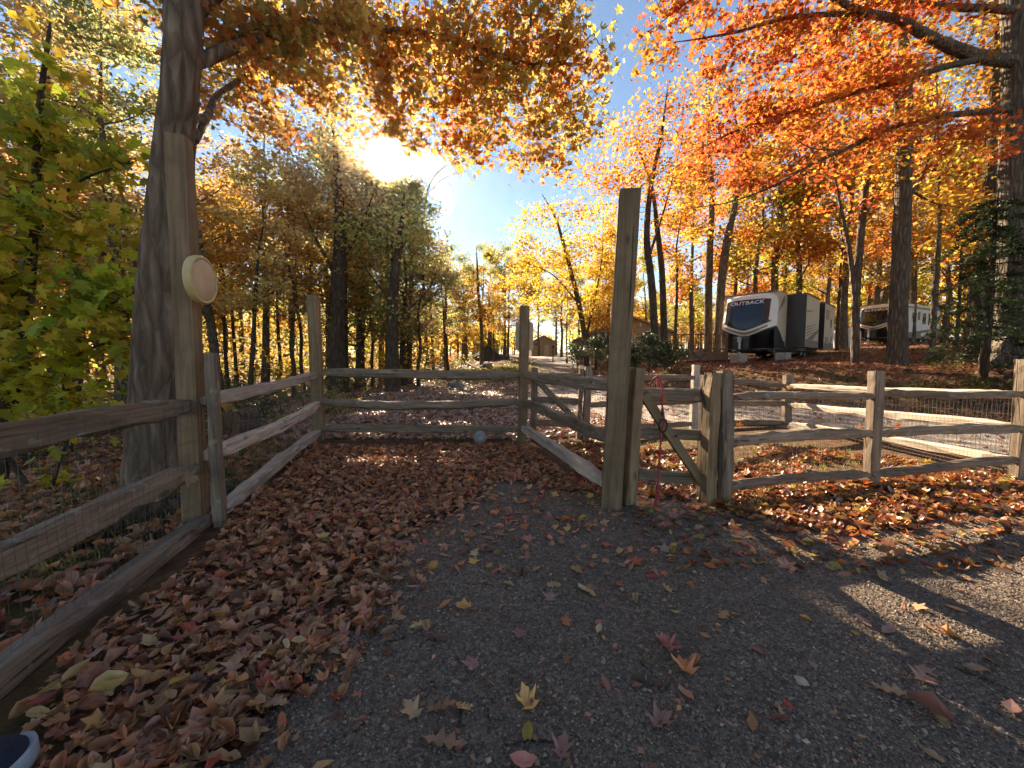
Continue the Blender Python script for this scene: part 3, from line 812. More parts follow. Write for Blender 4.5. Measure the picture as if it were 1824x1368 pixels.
between(a_far + [0.08, 0.02], c2 + [0.02, 0], 0.53, 0.62, fl, h=0.13, w=0.10, mat='wood_lit', rough=0.011, bow=-0.03)
between(a_far + [0.12, 0.02], c2 + [0.05, 0], 0.07, 0.14, fl, h=0.12, w=0.11, mat='wood_lit', rough=0.011)
nl = np.array([u_ab[1], -u_ab[0]]) * 0.075
wire_mesh(fl, A[:2], a_far, 1.0, 0.99, 0.0, 0.0, nl)
wire_mesh(fl, a_far, c2, 1.02, 1.08, 0.0, 0.05, nl)

# ---- back run
D = G(931, 789)
fb = thing('split_rail_fence', 'three rail fence at the back of the enclosure between two tall posts', 'fence', (D[0], D[1], 0))
post(fb, (930, 789), (934, 546), 0.135, 0.15, yaw=0.12, d=D[1])
d2 = xy(D)
between(c2, d2, 1.10, 1.09, fb, h=0.135, w=0.10, bow=-0.005)
between(c2, d2, 0.66, 0.64, fb, h=0.13, w=0.10, bow=-0.07)
between(c2, d2, 0.19, 0.22, fb, h=0.125, w=0.10, bow=-0.01)
wire_mesh(fb, c2, d2, 1.05, 1.05, 0.02, 0.02, (0, 0.08), r=0.001)

# ---- right hand panel back to the tall gate post
E = P(1088, 905, 3.34)
fr = thing('split_rail_fence', 'short three rail panel joined to the tallest post beside the gate', 'fence', (E[0], E[1], 0))
post(fr, (1089, 908), (1121, 343), 0.18, 0.16, yaw=-0.22, d=3.36, chop=0.0)
e2 = xy(E)
between(d2 + [0.02, 0], e2 + [-0.02, 0.03], 1.08, 1.06, fr, h=0.13, w=0.09)
between(d2 + [0.02, 0], e2 + [-0.02, 0.03], 0.62, 0.62, fr, h=0.14, w=0.09, bow=0.02)
between(d2 + [0.02, 0], e2 + [-0.02, 0.03], 0.24, 0.20, fr, h=0.11, w=0.13, mat='wood_lit', bow=-0.01)

# ---- front right run
F1 = P(1282, 903, 3.42); Gp = P(1552, 872, 3.86); Hp = P(1814, 862, 4.05)
ff = thing('split_rail_fence', 'three rail fence to the right of the gate with leaves heaped below it', 'fence', (F1[0], F1[1], 0))
post(ff, (1284, 905), (1291, 661), 0.10, 0.13, yaw=0.1, d=3.44, mat='wood', rough=0.007)
post(ff, (1551, 874), (1561, 661), 0.105, 0.10, yaw=0.05, d=3.88, mat='wood')
post(ff, (1812, 866), (1826, 640), 0.11, 0.10, yaw=0.05, d=4.05, mat='wood')
f2, g2, h2 = xy(F1) + [0.05, 0.02], xy(Gp), xy(Hp)
between(f2, g2 + [-0.03, 0.02], 0.965, 0.955, ff, h=0.075, w=0.09, mat='wood')
between(f2, g2 + [-0.03, 0.02], 0.565, 0.575, ff, h=0.10, w=0.08, mat='wood')
between(f2, g2 + [-0.03, 0.02], 0.155, 0.15, ff, h=0.085, w=0.08, mat='wood')
between(g2 + [-0.02, 0.0], h2, 0.965, 0.95, ff, h=0.08, w=0.10, mat='wood')
between(g2 + [-0.02, 0.0], h2, 0.56, 0.60, ff, h=0.09, w=0.08, mat='wood')
between(g2 + [-0.02, 0.0], h2, 0.17, 0.24, ff, h=0.085, w=0.08, mat='wood')
H2 = np.array([8.2, 4.3])
between(h2, H2, 0.95, 0.95, ff, h=0.11, w=0.09); between(h2, H2, 0.58, 0.58, ff, h=0.11, w=0.09); between(h2, H2, 0.22, 0.2, ff, h=0.11, w=0.09)
wire_mesh(ff, f2, g2, 0.99, 0.98, 0.02, 0.02, (0, 0.075), r=0.001)
wire_mesh(ff, g2, h2, 0.98, 0.98, 0.02, 0.05, (0, 0.075), r=0.001)

# ---- far side of the right hand enclosure
K1 = P(1043, 787, 6.1); Jp = P(1237, 767, 7.15); Ip = P(1401, 757, 7.75)
fk = thing('split_rail_fence', 'farther three rail fence in front of the gravel road, with sunlit rails', 'fence', (Jp[0], Jp[1], 0))
post(fk, (1042, 788), (1047, 653), 0.10, 0.11, d=6.15, mat='wood', yaw=0.1)
post(fk, (1235, 767), (1240, 650), 0.12, 0.12, d=7.15, mat='wood_lit')
post(fk, (1400, 757), (1404, 668), 0.15, 0.13, d=7.75, mat='wood')
k2, j2, i2 = xy(K1), xy(Jp), xy(Ip)
for z0, z1, z2, z3 in ((1.03, 0.97, 0.78, 0.93), (0.60, 0.54, 0.42, 0.585), (0.18, 0.13, 0.02, 0.24)):
    between(k2, j2, z0, z1, fk, h=0.10, w=0.09)
    between(j2, i2, z1, z2, fk, h=0.11, w=0.09, mat='wood')
    between(i2, h2, z2, z3, fk, h=0.11, w=0.12, mat='wood_lit')
wire_mesh(fk, j2, i2, 0.98, 0.80, 0.02, 0.0, (0, -0.07), r=0.0013)
wire_mesh(fk, i2, h2, 0.80, 0.95, 0.0, 0.05, (0, -0.07), r=0.0013)
wire_mesh(fk, k2, j2, 1.0, 0.98, 0.02, 0.02, (0, -0.07), r=0.0013)

# ---- the near gate with the leash on it
def bolt(parent, p, r=0.012):
    mb = MB(); mb.lathe([(r, -0.004), (r, 0.006), (r * 0.6, 0.010)], 8)
    o = mb.build('bolt', M['black_metal'], parent)
    o.location = Vector(p) - Vector(parent.location); o.rotation_euler = (math.pi / 2, 0, 0)
gt = thing('wooden_gate', 'low wooden gate with a diagonal brace and a red leash over its top rail', 'gate', (1.1, 3.4, 0))
post(gt, (1118, 900), (1135, 655), 0.105, 0.105, yaw=0.35, d=3.42, mat='wood_post', name='stile', sink=-0.02)
post(gt, (1250, 903), (1258, 668), 0.06, 0.10, yaw=0.1, d=3.56, mat='wood', name='stile', sink=-0.03)
gl, gr_ = P(1124, 780, 3.46), P(1256, 780, 3.56)
for (y0, y1) in ((701, 706), (772, 775), (846, 851)):
    a, b = P(1135, y0, 3.46), P(1256, y1, 3.55)
    hewn('rail', a, b, 0.05, 0.115 if y0 != 772 else 0.10, gt, M['wood'], rough=0.004, sq=0.8)
hewn('brace', P(1146, 703, 3.415), P(1254, 864, 3.49), 0.04, 0.085, gt, M['wood_post'], rough=0.003, sq=0.85)
bolt(gt, P(1204, 777, 3.41)); bolt(gt, P(1152, 698, 3.39), 0.008)
mb = MB(); mb.tube([P(1250, 700, 3.46), P(1256, 722, 3.45), P(1258, 748, 3.46), P(1256, 775, 3.46)], 0.006, 6); mb.tube([P(1248, 690, 3.46), P(1250, 700, 3.46)], 0.009, 6)
mb.build('latch', M['black_metal'], gt, True, loc=tuple(-Vector(gt.location)))
# latch post beside the gate
lp = thing('latch_post', 'short split post that the gate closes against, right of the brace', 'post', (F1[0] - 0.1, F1[1], 0))
post(lp, (1263, 905), (1269, 664), 0.10, 0.11, yaw=0.15, d=3.44, mat='wood_post', rough=0.006, name='shaft')

# ---- the farther gate
g2t = thing('wooden_gate', 'farther small gate with a diagonal brace, behind the short panel', 'gate', (0.4, 6.3, 0))
post(g2t, (949, 782), (952, 655), 0.105, 0.10, d=6.35, mat='wood', name='stile', sink=-0.02)
post(g2t, (1031, 786), (1035, 657), 0.07, 0.10, d=6.2, mat='wood', name='stile', sink=-0.02)
for y0, y1 in ((670, 672), (712, 715), (753, 756)):
    hewn('rail', P(952, y0, 6.3), P(1033, y1, 6.2), 0.05, 0.11, g2t, M['wood'], rough=0.004, sq=0.8)
hewn('brace', P(958, 678, 6.25), P(1028, 752, 6.13), 0.04, 0.10, g2t, M['wood'], rough=0.004, sq=0.85)
wire_mesh(g2t, xy(P(954, 700, 6.3)), xy(P(1030, 700, 6.2)), 0.95, 0.95, 0.15, 0.15, (0, 0.06), r=0.0012)

# ---- red leash hanging over the gate
M['leash'] = plain('leash_red', (0.42, 0.03, 0.045), 0.55, 0, 0.3, 40, 0.2)
ls = thing('dog_leash', 'red rope leash with a black clip hooked over the near gate', 'leash', tuple(P(1175, 860, 3.4)))
L0 = -Vector(ls.location)
def sm(pts, n=5):
    pts = np.array(pts); out = []
    for i in range(len(pts) - 1):
        p0, p1, p2, p3 = pts[max(i - 1, 0)], pts[i], pts[i + 1], pts[min(i + 2, len(pts) - 1)]
        for t in np.linspace(0, 1, n, endpoint=False):
            out.append(0.5 * ((2 * p1) + (-p0 + p2) * t + (2 * p0 - 5 * p1 + 4 * p2 - p3) * t * t + (-p0 + 3 * p1 - 3 * p2 + p3) * t ** 3))
    out.append(pts[-1]); return np.array(out)
mb = MB()
mb.tube(sm([P(1166, 758, 3.60), P(1167, 725, 3.58), P(1171, 690, 3.56), P(1172, 674, 3.50), P(1171, 671, 3.44), P(1175, 673, 3.40), P(1179, 690, 3.375), P(1180, 725, 3.37), P(1183, 748, 3.37), P(1178, 775, 3.375), P(1175, 815, 3.38), P(1172, 868, 3.38), P(1166, 895, 3.38), P(1164, 901, 3.37), P(1169, 898, 3.37), P(1173, 875, 3.37)]), 0.0085, 7)
mb.tube(sm([P(1159, 692, 3.52), P(1160, 682, 3.46), P(1166, 673, 3.42), P(1173, 671, 3.40), P(1178, 680, 3.38)]), 0.007, 6)
mb.build('rope', M['leash'], ls, True, loc=L0)
mb = MB(); mb.tube(sm([P(1180, 728, 3.365), P(1180, 740, 3.36)]), 0.013, 8)
ang = np.linspace(0, 2 * np.pi, 17)
cc = P(1181, 758, 3.36)
mb.tube([cc + np.array([0.036 * math.cos(a), 0.0, 0.058 * math.sin(a)]) for a in ang], 0.0085, 7, False)
mb.build('clip', M['black_metal'], ls, True, loc=L0)

# ---- round wooden disc on the tall left post
M['disc_face'] = plain('disc_face', (0.60, 0.41, 0.25), 0.55, 0, 0.12, 5, 0.03)
M['disc_rim'] = plain('disc_rim', (0.62, 0.45, 0.20), 0.5, 0, 0.12, 9, 0.05)
dc = P(362, 499, 2.92)
dk = thing('round_plaque', 'round tan wooden plaque with a raised rim on the tall left post', 'plaque', tuple(dc))
mb = MB(); mb.lathe([(0.145, -0.05), (0.172, -0.042), (0.178, -0.02), (0.178, 0.0), (0.170, 0.012), (0.158, 0.014), (0.152, 0.006), (0.150, 0.0)], 40)
rim = mb.build('rim', M['disc_rim'], dk, True)
mb = MB(); mb.lathe([(0.150, 0.0), (0.149, 0.008), (0.144, 0.011), (0.06, 0.0115)], 40)
fce = mb.build('face', M['disc_face'], dk, True)
for o in (rim, fce): o.rotation_euler = (0, math.radians(90), math.radians(11))

# ---- rounded board on the back post
bc = P(934, 599, D[1] + 0.11)
hb = 0.225; wb = 0.142
def rrect(w, h, r, n=6):
    out = []
    for cx, cz, a0 in ((w - r, h - r, 0), (-w + r, h - r, 90), (-w + r, -h + r, 180), (w - r, -h + r, 270)):
        for k in range(n + 1):
            a = math.radians(a0 + 90 * k / n); out.append((cx + r * math.cos(a), cz + r * math.sin(a)))
    return out
M['board_edge'] = plain('board_edge', (0.42, 0.28, 0.16), 0.7, 0, 0.2, 12)
sb = thing('rounded_board', 'pale rounded wooden board fixed behind the post at the back corner', 'board', tuple(bc))
mb = MB(); mb.prism(rrect(wb, hb, 0.04), 1, -0.012, 0.012); mb.build('panel', M['disc_face'], sb)
for z in (-0.105, 0.105): MB().bbox((-0.10, 0.0125, z - 0.015), (0.10, 0.03, z + 0.015)).build('batten', M['board_edge'], sb)

# ---- ball
m_, nt, b, out = new_mat('ball_rubber')
v = coords(nt)
vo = nt.nodes.new('ShaderNodeTexVoronoi'); vo.inputs['Scale'].default_value = 30; nt.links.new(v, vo.inputs['Vector'])
nt.links.new(ramp(nt, noise(nt, v, 7), [(0.3, (0.22, 0.205, 0.19)), (0.7, (0.32, 0.30, 0.28))]), b.inputs['Base Color'])
b.inputs['Roughness'].default_value = 0.6; bump(nt, b, vo.outputs['Distance'], 0.5, 0.006)
M['ball'] = m_
bg = G(855, 793)
bl = thing('play_ball', 'dull blue grey ball lying on the leaves by the back fence', 'ball', (bg[0], bg[1], bg[2]))
prof = [(0.105 * math.sin(t) * (1 - 0.03 * math.exp(-((t - 1.57) / 0.05) ** 2)), -0.105 * math.cos(t)) for t in np.linspace(0.04, math.pi - 0.04, 25)]
mb = MB(); mb.lathe(prof, 32); o = mb.build('shell', M['ball'], bl, True, (0, 0, 0.118)); o.rotation_euler = (0.5, 0.3, 0)
mb = MB(); mb.lathe([(0.009, 0.0), (0.009, 0.004), (0.004, 0.005)], 12); o = mb.build('valve', M['black_metal'], bl, True, (-0.02, -0.094, 0.16)); o.rotation_euler = (1.1, 0, 0.2)

# ---- toe of a shoe at the lower left corner
M['sole'] = plain('shoe_sole', (0.27, 0.34, 0.40), 0.6, 0, 0.15, 30, 0.1)
M['knit'] = plain('shoe_knit', (0.012, 0.018, 0.04), 0.85, 0, 0.4, 90, 0.5)
tip = G(62, 1352); sg = np.array([tip[0], tip[1] - 0.05, 0.0]); sg[2] = float(hz(sg[0], sg[1])) + 0.03
sh = thing('shoe', 'blue grey shoe with a navy upper at the lower left corner', 'shoe', tuple(sg), math.radians(6))
sh.scale = (1.15, 1.0, 1.2)
def outline(k, n=28):
    a = np.linspace(0, 2 * np.pi, n, endpoint=False)
    return np.stack([0.062 * k * np.cos(a) * (1 + 0.12 * np.sin(a)), -0.10 + (0.15 + 0.012 * k - 0.012) * np.sin(a) * (1 if k > 0.9 else k)], 1)
mb = MB(); rings = []
for k, z in ((0.96, 0.0), (1.06, 0.012), (1.08, 0.03), (1.03, 0.05), (0.94, 0.056), (0.86, 0.05)):
    rings.append(np.concatenate([outline(k), np.full((28, 1), z)], 1))
V = np.concatenate(rings); nn = 28
q = np.array([[i * nn + j, i * nn + (j + 1) % nn, (i + 1) * nn + (j + 1) % nn, (i + 1) * nn + j] for i in range(5) for j in range(nn)])
mb.add(V, [q, np.array([list(range(nn))[::-1]])]); mb.build('sole', M['sole'], sh, True)
mb = MB(); rings = []
for k, z in ((0.88, 0.045), (0.86, 0.062), (0.72, 0.085), (0.5, 0.10), (0.25, 0.108)):
    rings.append(np.concatenate([outline(k), np.full((28, 1), z)], 1))
V = np.concatenate(rings)
q = np.array([[i * nn + j, i * nn + (j + 1) % nn, (i + 1) * nn + (j + 1) % nn, (i + 1) * nn + j] for i in range(4) for j in range(nn)])
mb.add(V, [q, np.array([list(range(4 * nn, 5 * nn))])]); mb.build('upper', M['knit'], sh, True)

# leaves caught on rails and wire
for px, py, d, s, c, par in ((1182, 712, 3.38, 0.05, (0.55, 0.16, 0.03), None), (1316, 757, 3.44, 0.06, (0.60, 0.17, 0.02), None), (1418, 827, 3.52, 0.07, (0.62, 0.13, 0.02), None), (1403, 690, 3.6, 0.045, (0.60, 0.26, 0.03), None),
                             (1598, 757, 3.9, 0.06, (0.60, 0.14, 0.02), None), (1530, 760, 3.8, 0.05, (0.58, 0.13, 0.03), None), (1652, 822, 3.97, 0.07, (0.62, 0.36, 0.04), None), (1556, 878, 3.72, 0.09, (0.6, 0.18, 0.03), None),
                             (337, 850, 2.72, 0.10, (0.42, 0.26, 0.14), None), (228, 888, 2.3, 0.07, (0.36, 0.14, 0.10), None), (226, 1020, 2.26, 0.09, (0.40, 0.20, 0.15), None), (302, 990, 2.6, 0.09, (0.38, 0.18, 0.13), None)):
    o = put_leaf(P(px, py, d), s * 1.15, np.array(c), 'maple', 0.2, 1.0, ground_obj)
    o.rotation_euler = (math.radians(75 + rv.normal() * 15), rv.normal() * 0.3, rv.normal() * 0.5)
    o.name = 'caught_leaf'

# ------------------------------------------------------------------ camper trailers
M['fibre'] = plain('white_fibreglass', (0.74, 0.71, 0.65), 0.35, 0, 0.06, 2)
M['cream'] = plain('cream_siding', (0.60, 0.50, 0.37), 0.45, 0, 0.05, 2)
M['black_paint'] = plain('black_paint', (0.012, 0.012, 0.014), 0.35, 0, 0.2, 3)
M['rubber'] = plain('rubber', (0.015, 0.015, 0.015), 0.85, 0, 0.2, 12)
M['grey_roof'] = plain('grey_roof', (0.25, 0.24, 0.22), 0.7, 0, 0.2, 5)
M['taupe'] = plain('taupe_stripe', (0.20, 0.15, 0.12), 0.5, 0, 0.1, 3)
M['concrete'] = plain('concrete', (0.33, 0.29, 0.25), 0.9, 0, 0.2, 9, 0.3)
m_, nt, b, out = new_mat('tinted_glass')
b.inputs['Base Color'].default_value = (0.012, 0.015, 0.022, 1); b.inputs['Roughness'].default_value = 0.06
b.inputs['Specular IOR Level'].default_value = 0.8
nt.links.new(ramp(nt, noise(nt, coords(nt), 1.5), [(0.3, (0.008, 0.01, 0.016)), (0.7, (0.02, 0.024, 0.034))]), b.inputs['Base Color'])
M['glass'] = m_
M['letter'] = plain('letter_silver', (0.62, 0.64, 0.68), 0.4, 0, 0.05, 3)

def text_mesh(s, size, width):
    cu = bpy.data.curves.new('lettering', 'FONT'); cu.body = s; cu.size = size; cu.extrude = 0.004
    cu.align_x = 'CENTER'; cu.align_y = 'CENTER'; cu.space_character = 1.05; cu.offset = 0.006
    ob = bpy.data.objects.new('tmp', cu); COL.objects.link(ob)
    dg = bpy.context.evaluated_depsgraph_get(); dg.update()
    me = bpy.data.meshes.new_from_object(ob.evaluated_get(dg))
    bpy.data.objects.remove(ob); bpy.data.curves.remove(cu)
    xs = [v.co.x for v in me.vertices]; k = width / (max(xs) - min(xs))
    for v in me.vertices: v.co.x *= k
    me.materials.clear(); me.materials.append(M['letter'])
    return me

def camper(name, label, loc, rz, L, W, z0, z1, word, slides, black_low=True):
    t = thing(name, label, 'camper', loc, rz)
    H = z1 - z0
    vs = np.array([0, 0.12, 0.24, 0.34, 0.5, 0.8, 0.92, 0.97, 1.0]); xsn = np.array([0.28, 0.12, -0.10, -0.20, -0.14, 0.10, 0.24, 0.36, 0.62])
    def cap(u, v, off=0.0):
        x = np.interp(v, vs, xsn) + 0.55 * abs(u) ** 5 - off
        return np.array([x, u * W / 2 * (1 + off * 0.2), z0 + v * H])
    us = np.linspace(-1, 1, 25)
    def strip(pname, vlo, vhi, u0, u1, off, mat, n=24, m=10, parent=t):
        mb = MB(); uu = np.linspace(u0, u1, n + 1); V = []
        for k in range(m + 1):
            for u in uu:
                a, b_ = vlo(u), vhi(u)
                V.append(cap(u, a + (b_ - a) * k / m, off))
        q = np.array([[k * (n + 1) + i, k * (n + 1) + i + 1, (k + 1) * (n + 1) + i + 1, (k + 1) * (n + 1) + i] for k in range(m) for i in range(n)])
        mb.add(V, q); return mb.build(pname, mat, parent, True)
    # body shell behind the cap
    mb = MB()
    prof = [(0.62, z0 + 0.0), (L, z0), (L, z1 - 0.06), (L - 0.15, z1), (0.62, z1)]
    mb.prism([(p[0], p[1]) for p in prof], 1, -W / 2, W / 2)
    body = mb.build('body', M['cream'], t)
    strip('front_cap', lambda u: 0.0, lambda u: 1.0, -1, 1, 0.0, M['fibre'], 28, 30)
    for s in (-1, 1):                                 # cheeks closing the cap to the body
        V = []; mb = MB()
        for v in np.linspace(0, 1, 20):
            c = cap(s, v); V += [c, np.array([0.64, s * W / 2, c[2]])]
        mb.add(V, np.array([[2 * i, 2 * i + 1, 2 * i + 3, 2 * i + 2] for i in range(19)]))
        mb.build('cheek', M['fibre'], t)
    lowv = lambda u: 0.22 + 0.18 * abs(u) ** 1.4
    strip('lower_panel', lambda u: 0.005, lowv, -1, 1, 0.012, M['black_paint'])
    strip('chevron', lambda u: lowv(u) + 0.035, lambda u: lowv(u) + 0.065, -0.78, 0.78, 0.014, M['taupe'], 24, 2)
    ws = strip('windshield', lambda u: lowv(u) + 0.135, lambda u: 0.885 - 0.02 * u * u, -0.80, 0.80, 0.014, M['glass'])
    strip('windshield_trim', lambda u: lowv(u) + 0.105, lambda u: lowv(u) + 0.135, -0.86, 0.86, 0.016, M['black_paint'], 24, 2)
    tx = link('lettering', text_mesh(word, 0.26, W * 0.62), t)
    c = cap(0, 0.82, 0.03); c1 = cap(0, 0.78); c2_ = cap(0, 0.86); sl = math.atan2(c2_[0] - c1[0], c2_[2] - c1[2])
    tx.location = c; tx.rotation_euler = (math.radians(90) - sl, 0, math.radians(-90))
    # side skirt, graphics, roof gear, running gear
    ys = -W / 2
    mb = MB(); mb.bbox((0.66, ys - 0.008, z0 - 0.02), (L - 0.05, ys + 0.05, z0 + 0.42)); mb.build('skirt', M['taupe'], t)
    mb = MB(); mb.prism([(0.05, z0 + 0.02), (2.1, z0 + 0.02), (1.1, z0 + 0.75), (0.45, z0 + 1.1), (0.0, z0 + 0.9)], 1, ys - 0.014, ys - 0.002); mb.build('graphic', M['black_paint'], t)
    for k in range(4):
        mb = MB(); mb.prism([(0.55 + 0.16 * k, z1 - 1.05 + 0.16 * k), (0.72 + 0.16 * k, z1 - 0.90 + 0.16 * k), (1.55, z1 - 0.42 + 0.09 * k), (1.6, z1 - 0.44 + 0.09 * k)], 1, ys - 0.014, ys - 0.002); mb.build('graphic', M['taupe'], t)
    mb = MB(); mb.bbox((0.5, -W / 2 + 0.03, z1 - 0.01), (L - 0.1, W / 2 - 0.03, z1 + 0.03)); mb.build('roof', M['grey_roof'], t)
    for x in (2.4, 5.4):
        mb = MB(); mb.prism([(x, z1 + 0.03), (x + 0.95, z1 + 0.03), (x + 0.85, z1 + 0.28), (x + 0.12, z1 + 0.28)], 1, -0.38, 0.38); mb.build('air_conditioner', M['black_paint'], t)
    mb = MB(); mb.lathe([(0.33, -0.11), (0.35, -0.08), (0.35, 0.08), (0.33, 0.11)], 24)
    for x in (L * 0.62, L * 0.62 + 0.85):
        for s in (-1, 1):
            o = mb.build('wheel', M['rubber'], t, True, (x, s * (W / 2 - 0.2), 0.35)); o.rotation_euler = (math.pi / 2, 0, 0)
            h = MB().lathe([(0.17, -0.118), (0.18, 0.0), (0.17, 0.118)], 16).build('rim', M['steel'], o, True)
    mb = MB(); mb.bbox((0.4, -W / 2 + 0.15, z0 - 0.16), (L - 0.1, -W / 2 + 0.28, z0 - 0.004)); mb.bbox((0.4, W / 2 - 0.28, z0 - 0.16), (L - 0.1, W / 2 - 0.15, z0 - 0.004)); mb.build('chassis', M['black_metal'], t)
    mb = MB(); mb.tube([(0.5, -0.75, z0 - 0.1), (-0.95, -0.05, z0 - 0.1)], 0.06, 4); mb.tube([(0.5, 0.75, z0 - 0.1), (-0.95, 0.05, z0 - 0.1)], 0.06, 4); mb.box((-1.05, 0, z0 - 0.07), (0.25, 0.12, 0.12)); mb.build('tongue', M['black_metal'], t)
    mb = MB(); mb.tube([(-0.8, 0.0, 0.3), (-0.8, 0, z0 + 0.35)], 0.055, 10); mb.box((-0.8, 0, z0 + 0.45), (0.16, 0.16, 0.25)); mb.build('jack', M['steel'], t)
    mb = MB(); mb.prism([(-0.62, z0 - 0.03), (-0.1, z0 - 0.03), (-0.1, z0 + 0.52), (-0.2, z0 + 0.62), (-0.52, z0 + 0.62), (-0.62, z0 + 0.52)], 1, -0.36, 0.36); mb.build('propane_cover', M['black_paint'], t)
    for sgn in (-1, 1):
        mb = MB(); mb.tube([(0.75, sgn * (W / 2 - 0.15), z0 - 0.05), (0.85, sgn * (W / 2 - 0.15), 0.02)], 0.03, 6); mb.box((0.85, sgn * (W / 2 - 0.15), 0.02), (0.2, 0.2, 0.03)); mb.build('stabiliser', M['steel'], t)
    for (xa, xb, out_) in slides:
        zz0, zz1 = z0 + 0.10, z1 - 0.10
        mb = MB(); mb.bbox((xa, ys - out_, zz0), (xb, ys + 0.02, zz1)); sl_ = mb.build('slide_out', M['cream'], t)
        mb = MB(); mb.bbox((xa - 0.012, ys - out_ + 0.012, zz0 + 0.01), (xa - 0.002, ys - 0.03, zz1 - 0.01)); mb.build('slide_end', M['black_paint'], sl_)
        mb = MB(); mb.bbox((xa - 0.05, ys - out_ - 0.04, zz1 + 0.002), (xb + 0.05, ys + 0.01, zz1 + 0.06)); mb.build('slide_awning', M['black_paint'], sl_)
        mb = MB(); mb.bbox((xa + 0.02, ys - out_ - 0.014, zz0 - 0.01), (xb - 0.02, ys - out_ - 0.002, zz0 + 0.36)); mb.build('skirt', M['taupe'], sl_)
    return t

crn = np.array([12.55, 18.6]); ax1 = unit(np.array([0.745, 0.667])); wd = np.array([-ax1[1], ax1[0]])
W1 = 2.45; base1 = crn + wd * W1 / 2
zr = float(hz(base1[0] + 1, base1[1] + 1)) - 0.05
rv1 = camper('camper_trailer', 'large cream and black camper with two slide outs and a raked dark windshield', (base1[0], base1[1], zr), math.atan2(ax1[1], ax1[0]), 9.6, W1, 0.62, 3.42, 'OUTBACK', [(2.0, 4.9, 0.85), (6.4, 9.2, 0.85)])
ys1 = -W1 / 2 - 0.85
def on_slide(x0, z0, x1, z1, name, mat, y=ys1 - 0.006):
    MB().bbox((x0, y - 0.008, z0), (x1, y, z1)).build(name, M[mat], rv1)
def swoosh(pts, mat='taupe', y=ys1):
    MB().prism(pts, 1, y - 0.016, y - 0.004).build('graphic', M[mat], rv1)
for k in range(4): swoosh([(2.15, 1.25 + 0.14 * k), (4.5, 1.62 + 0.13 * k), (2.2, 1.33 + 0.14 * k)])
swoosh([(2.1, 1.08), (4.85, 1.75), (4.85, 1.62), (3.4, 1.1)], 'taupe'); swoosh([(2.1, 2.45), (3.6, 2.62), (2.1, 2.55)])
on_slide(6.75, 2.45, 7.55, 2.95, 'vent', 'taupe'); on_slide(6.75, 0.98, 7.55, 1.4, 'vent', 'taupe'); on_slide(8.1, 2.0, 8.35, 2.5, 'window', 'glass')
for k in range(4):
    on_slide(6.78, 2.51 + 0.1 * k, 7.52, 2.55 + 0.1 * k, 'vent_slat', 'cream', ys1 - 0.018); on_slide(6.78, 1.03 + 0.09 * k, 7.52, 1.065 + 0.09 * k, 'vent_slat', 'cream', ys1 - 0.018)
swoosh([(7.7, 0.95), (9.1, 1.75), (9.15, 1.70), (8.1, 0.95)])
on_slide(8.65, 1.05, 9.1, 2.3, 'hatch', 'fibre', ys1 - 0.003)

crn2 = np.array([28.2, 28.6]); ax2 = unit(np.array([0.90, 0.43])); wd2 = np.array([-ax2[1], ax2[0]])
base2 = crn2 + wd2 * 1.2
zr2 = float(hz(base2[0], base2[1])) + 0.05
rv2 = camper('camper_trailer', 'smaller white camper behind the grey trunks on the far right', (base2[0], base2[1], zr2), math.atan2(ax2[1], ax2[0]), 7.6, 2.4, 0.6, 3.15, 'ASTORIA', [])
for o in rv2.children:
    if o.name.startswith('body'): o.data.materials[0] = M['fibre']
def on2(x0, z0, x1, z1, name, mat, o=0.004, par=rv2):
    return MB().bbox((x0, -1.2 - o - 0.01, z0), (x1, -1.2 - o, z1)).build(name, M[mat], par)
on2(4.3, 0.75, 5.1, 2.75, 'door', 'fibre'); on2(4.4, 1.7, 5.0, 2.55, 'window', 'glass', 0.016); on2(5.5, 1.65, 7.0, 2.6, 'window_frame', 'black_paint'); on2(5.56, 1.71, 6.94, 2.54, 'window', 'glass', 0.016)
on2(2.6, 1.8, 3.4, 2.5, 'window', 'glass'); on2(3.6, 2.0, 4.0, 2.6, 'vent', 'taupe'); on2(1.0, 2.86, 7.3, 2.95, 'awning', 'taupe', 0.05)
MB().prism([(2.4, 1.0), (7.4, 1.5), (7.4, 1.35), (4.0, 0.95)], 1, -1.222, -1.214).build('graphic', M['taupe'], rv2)

# concrete blocks under the jack and the front corner
def concrete_block(p, s, rz, label):
    t = thing('concrete_block', label, 'block', tuple(p), rz)
    for i in range(s[3]):
        MB().bbox((-s[0] / 2, -s[1] / 2, i * s[2] + (0.006 if i else -0.05)), (s[0] / 2, s[1] / 2, (i + 1) * s[2])).build('course', M['concrete'], t)
jx = base1 - ax1 * 0.8
g = P(1318, 652, 18.6); concrete_block((jx[0], jx[1], float(hz(*jx)) - 0.02), (0.6, 0.5, 0.22, 2), 0.5, 'stacked concrete blocks under the jack of the large camper')
q2 = crn + ax1 * 0.5 - wd * 0.3
concrete_block((q2[0], q2[1], float(hz(*q2))), (0.75, 0.45, 0.36, 1), 0.7, 'low grey block on the leaves beside the camper wheels')
# white cistern between the campers
tp = P(1505, 625, 27.5); tz = float(hz(tp[0], tp[1]))
ct = thing('water_tank', 'grey white water tank behind the end of the large camper', 'tank', (tp[0], tp[1], tz - 0.05))
MB().lathe([(0.75, 0), (0.8, 0.1), (0.8, 1.15), (0.7, 1.35), (0.3, 1.45)], 24).build('shell', M['fibre'], ct, True)
MB().lathe([(0.22, 1.44), (0.22, 1.52), (0.12, 1.54)], 16).build('lid', M['grey_roof'], ct, True)

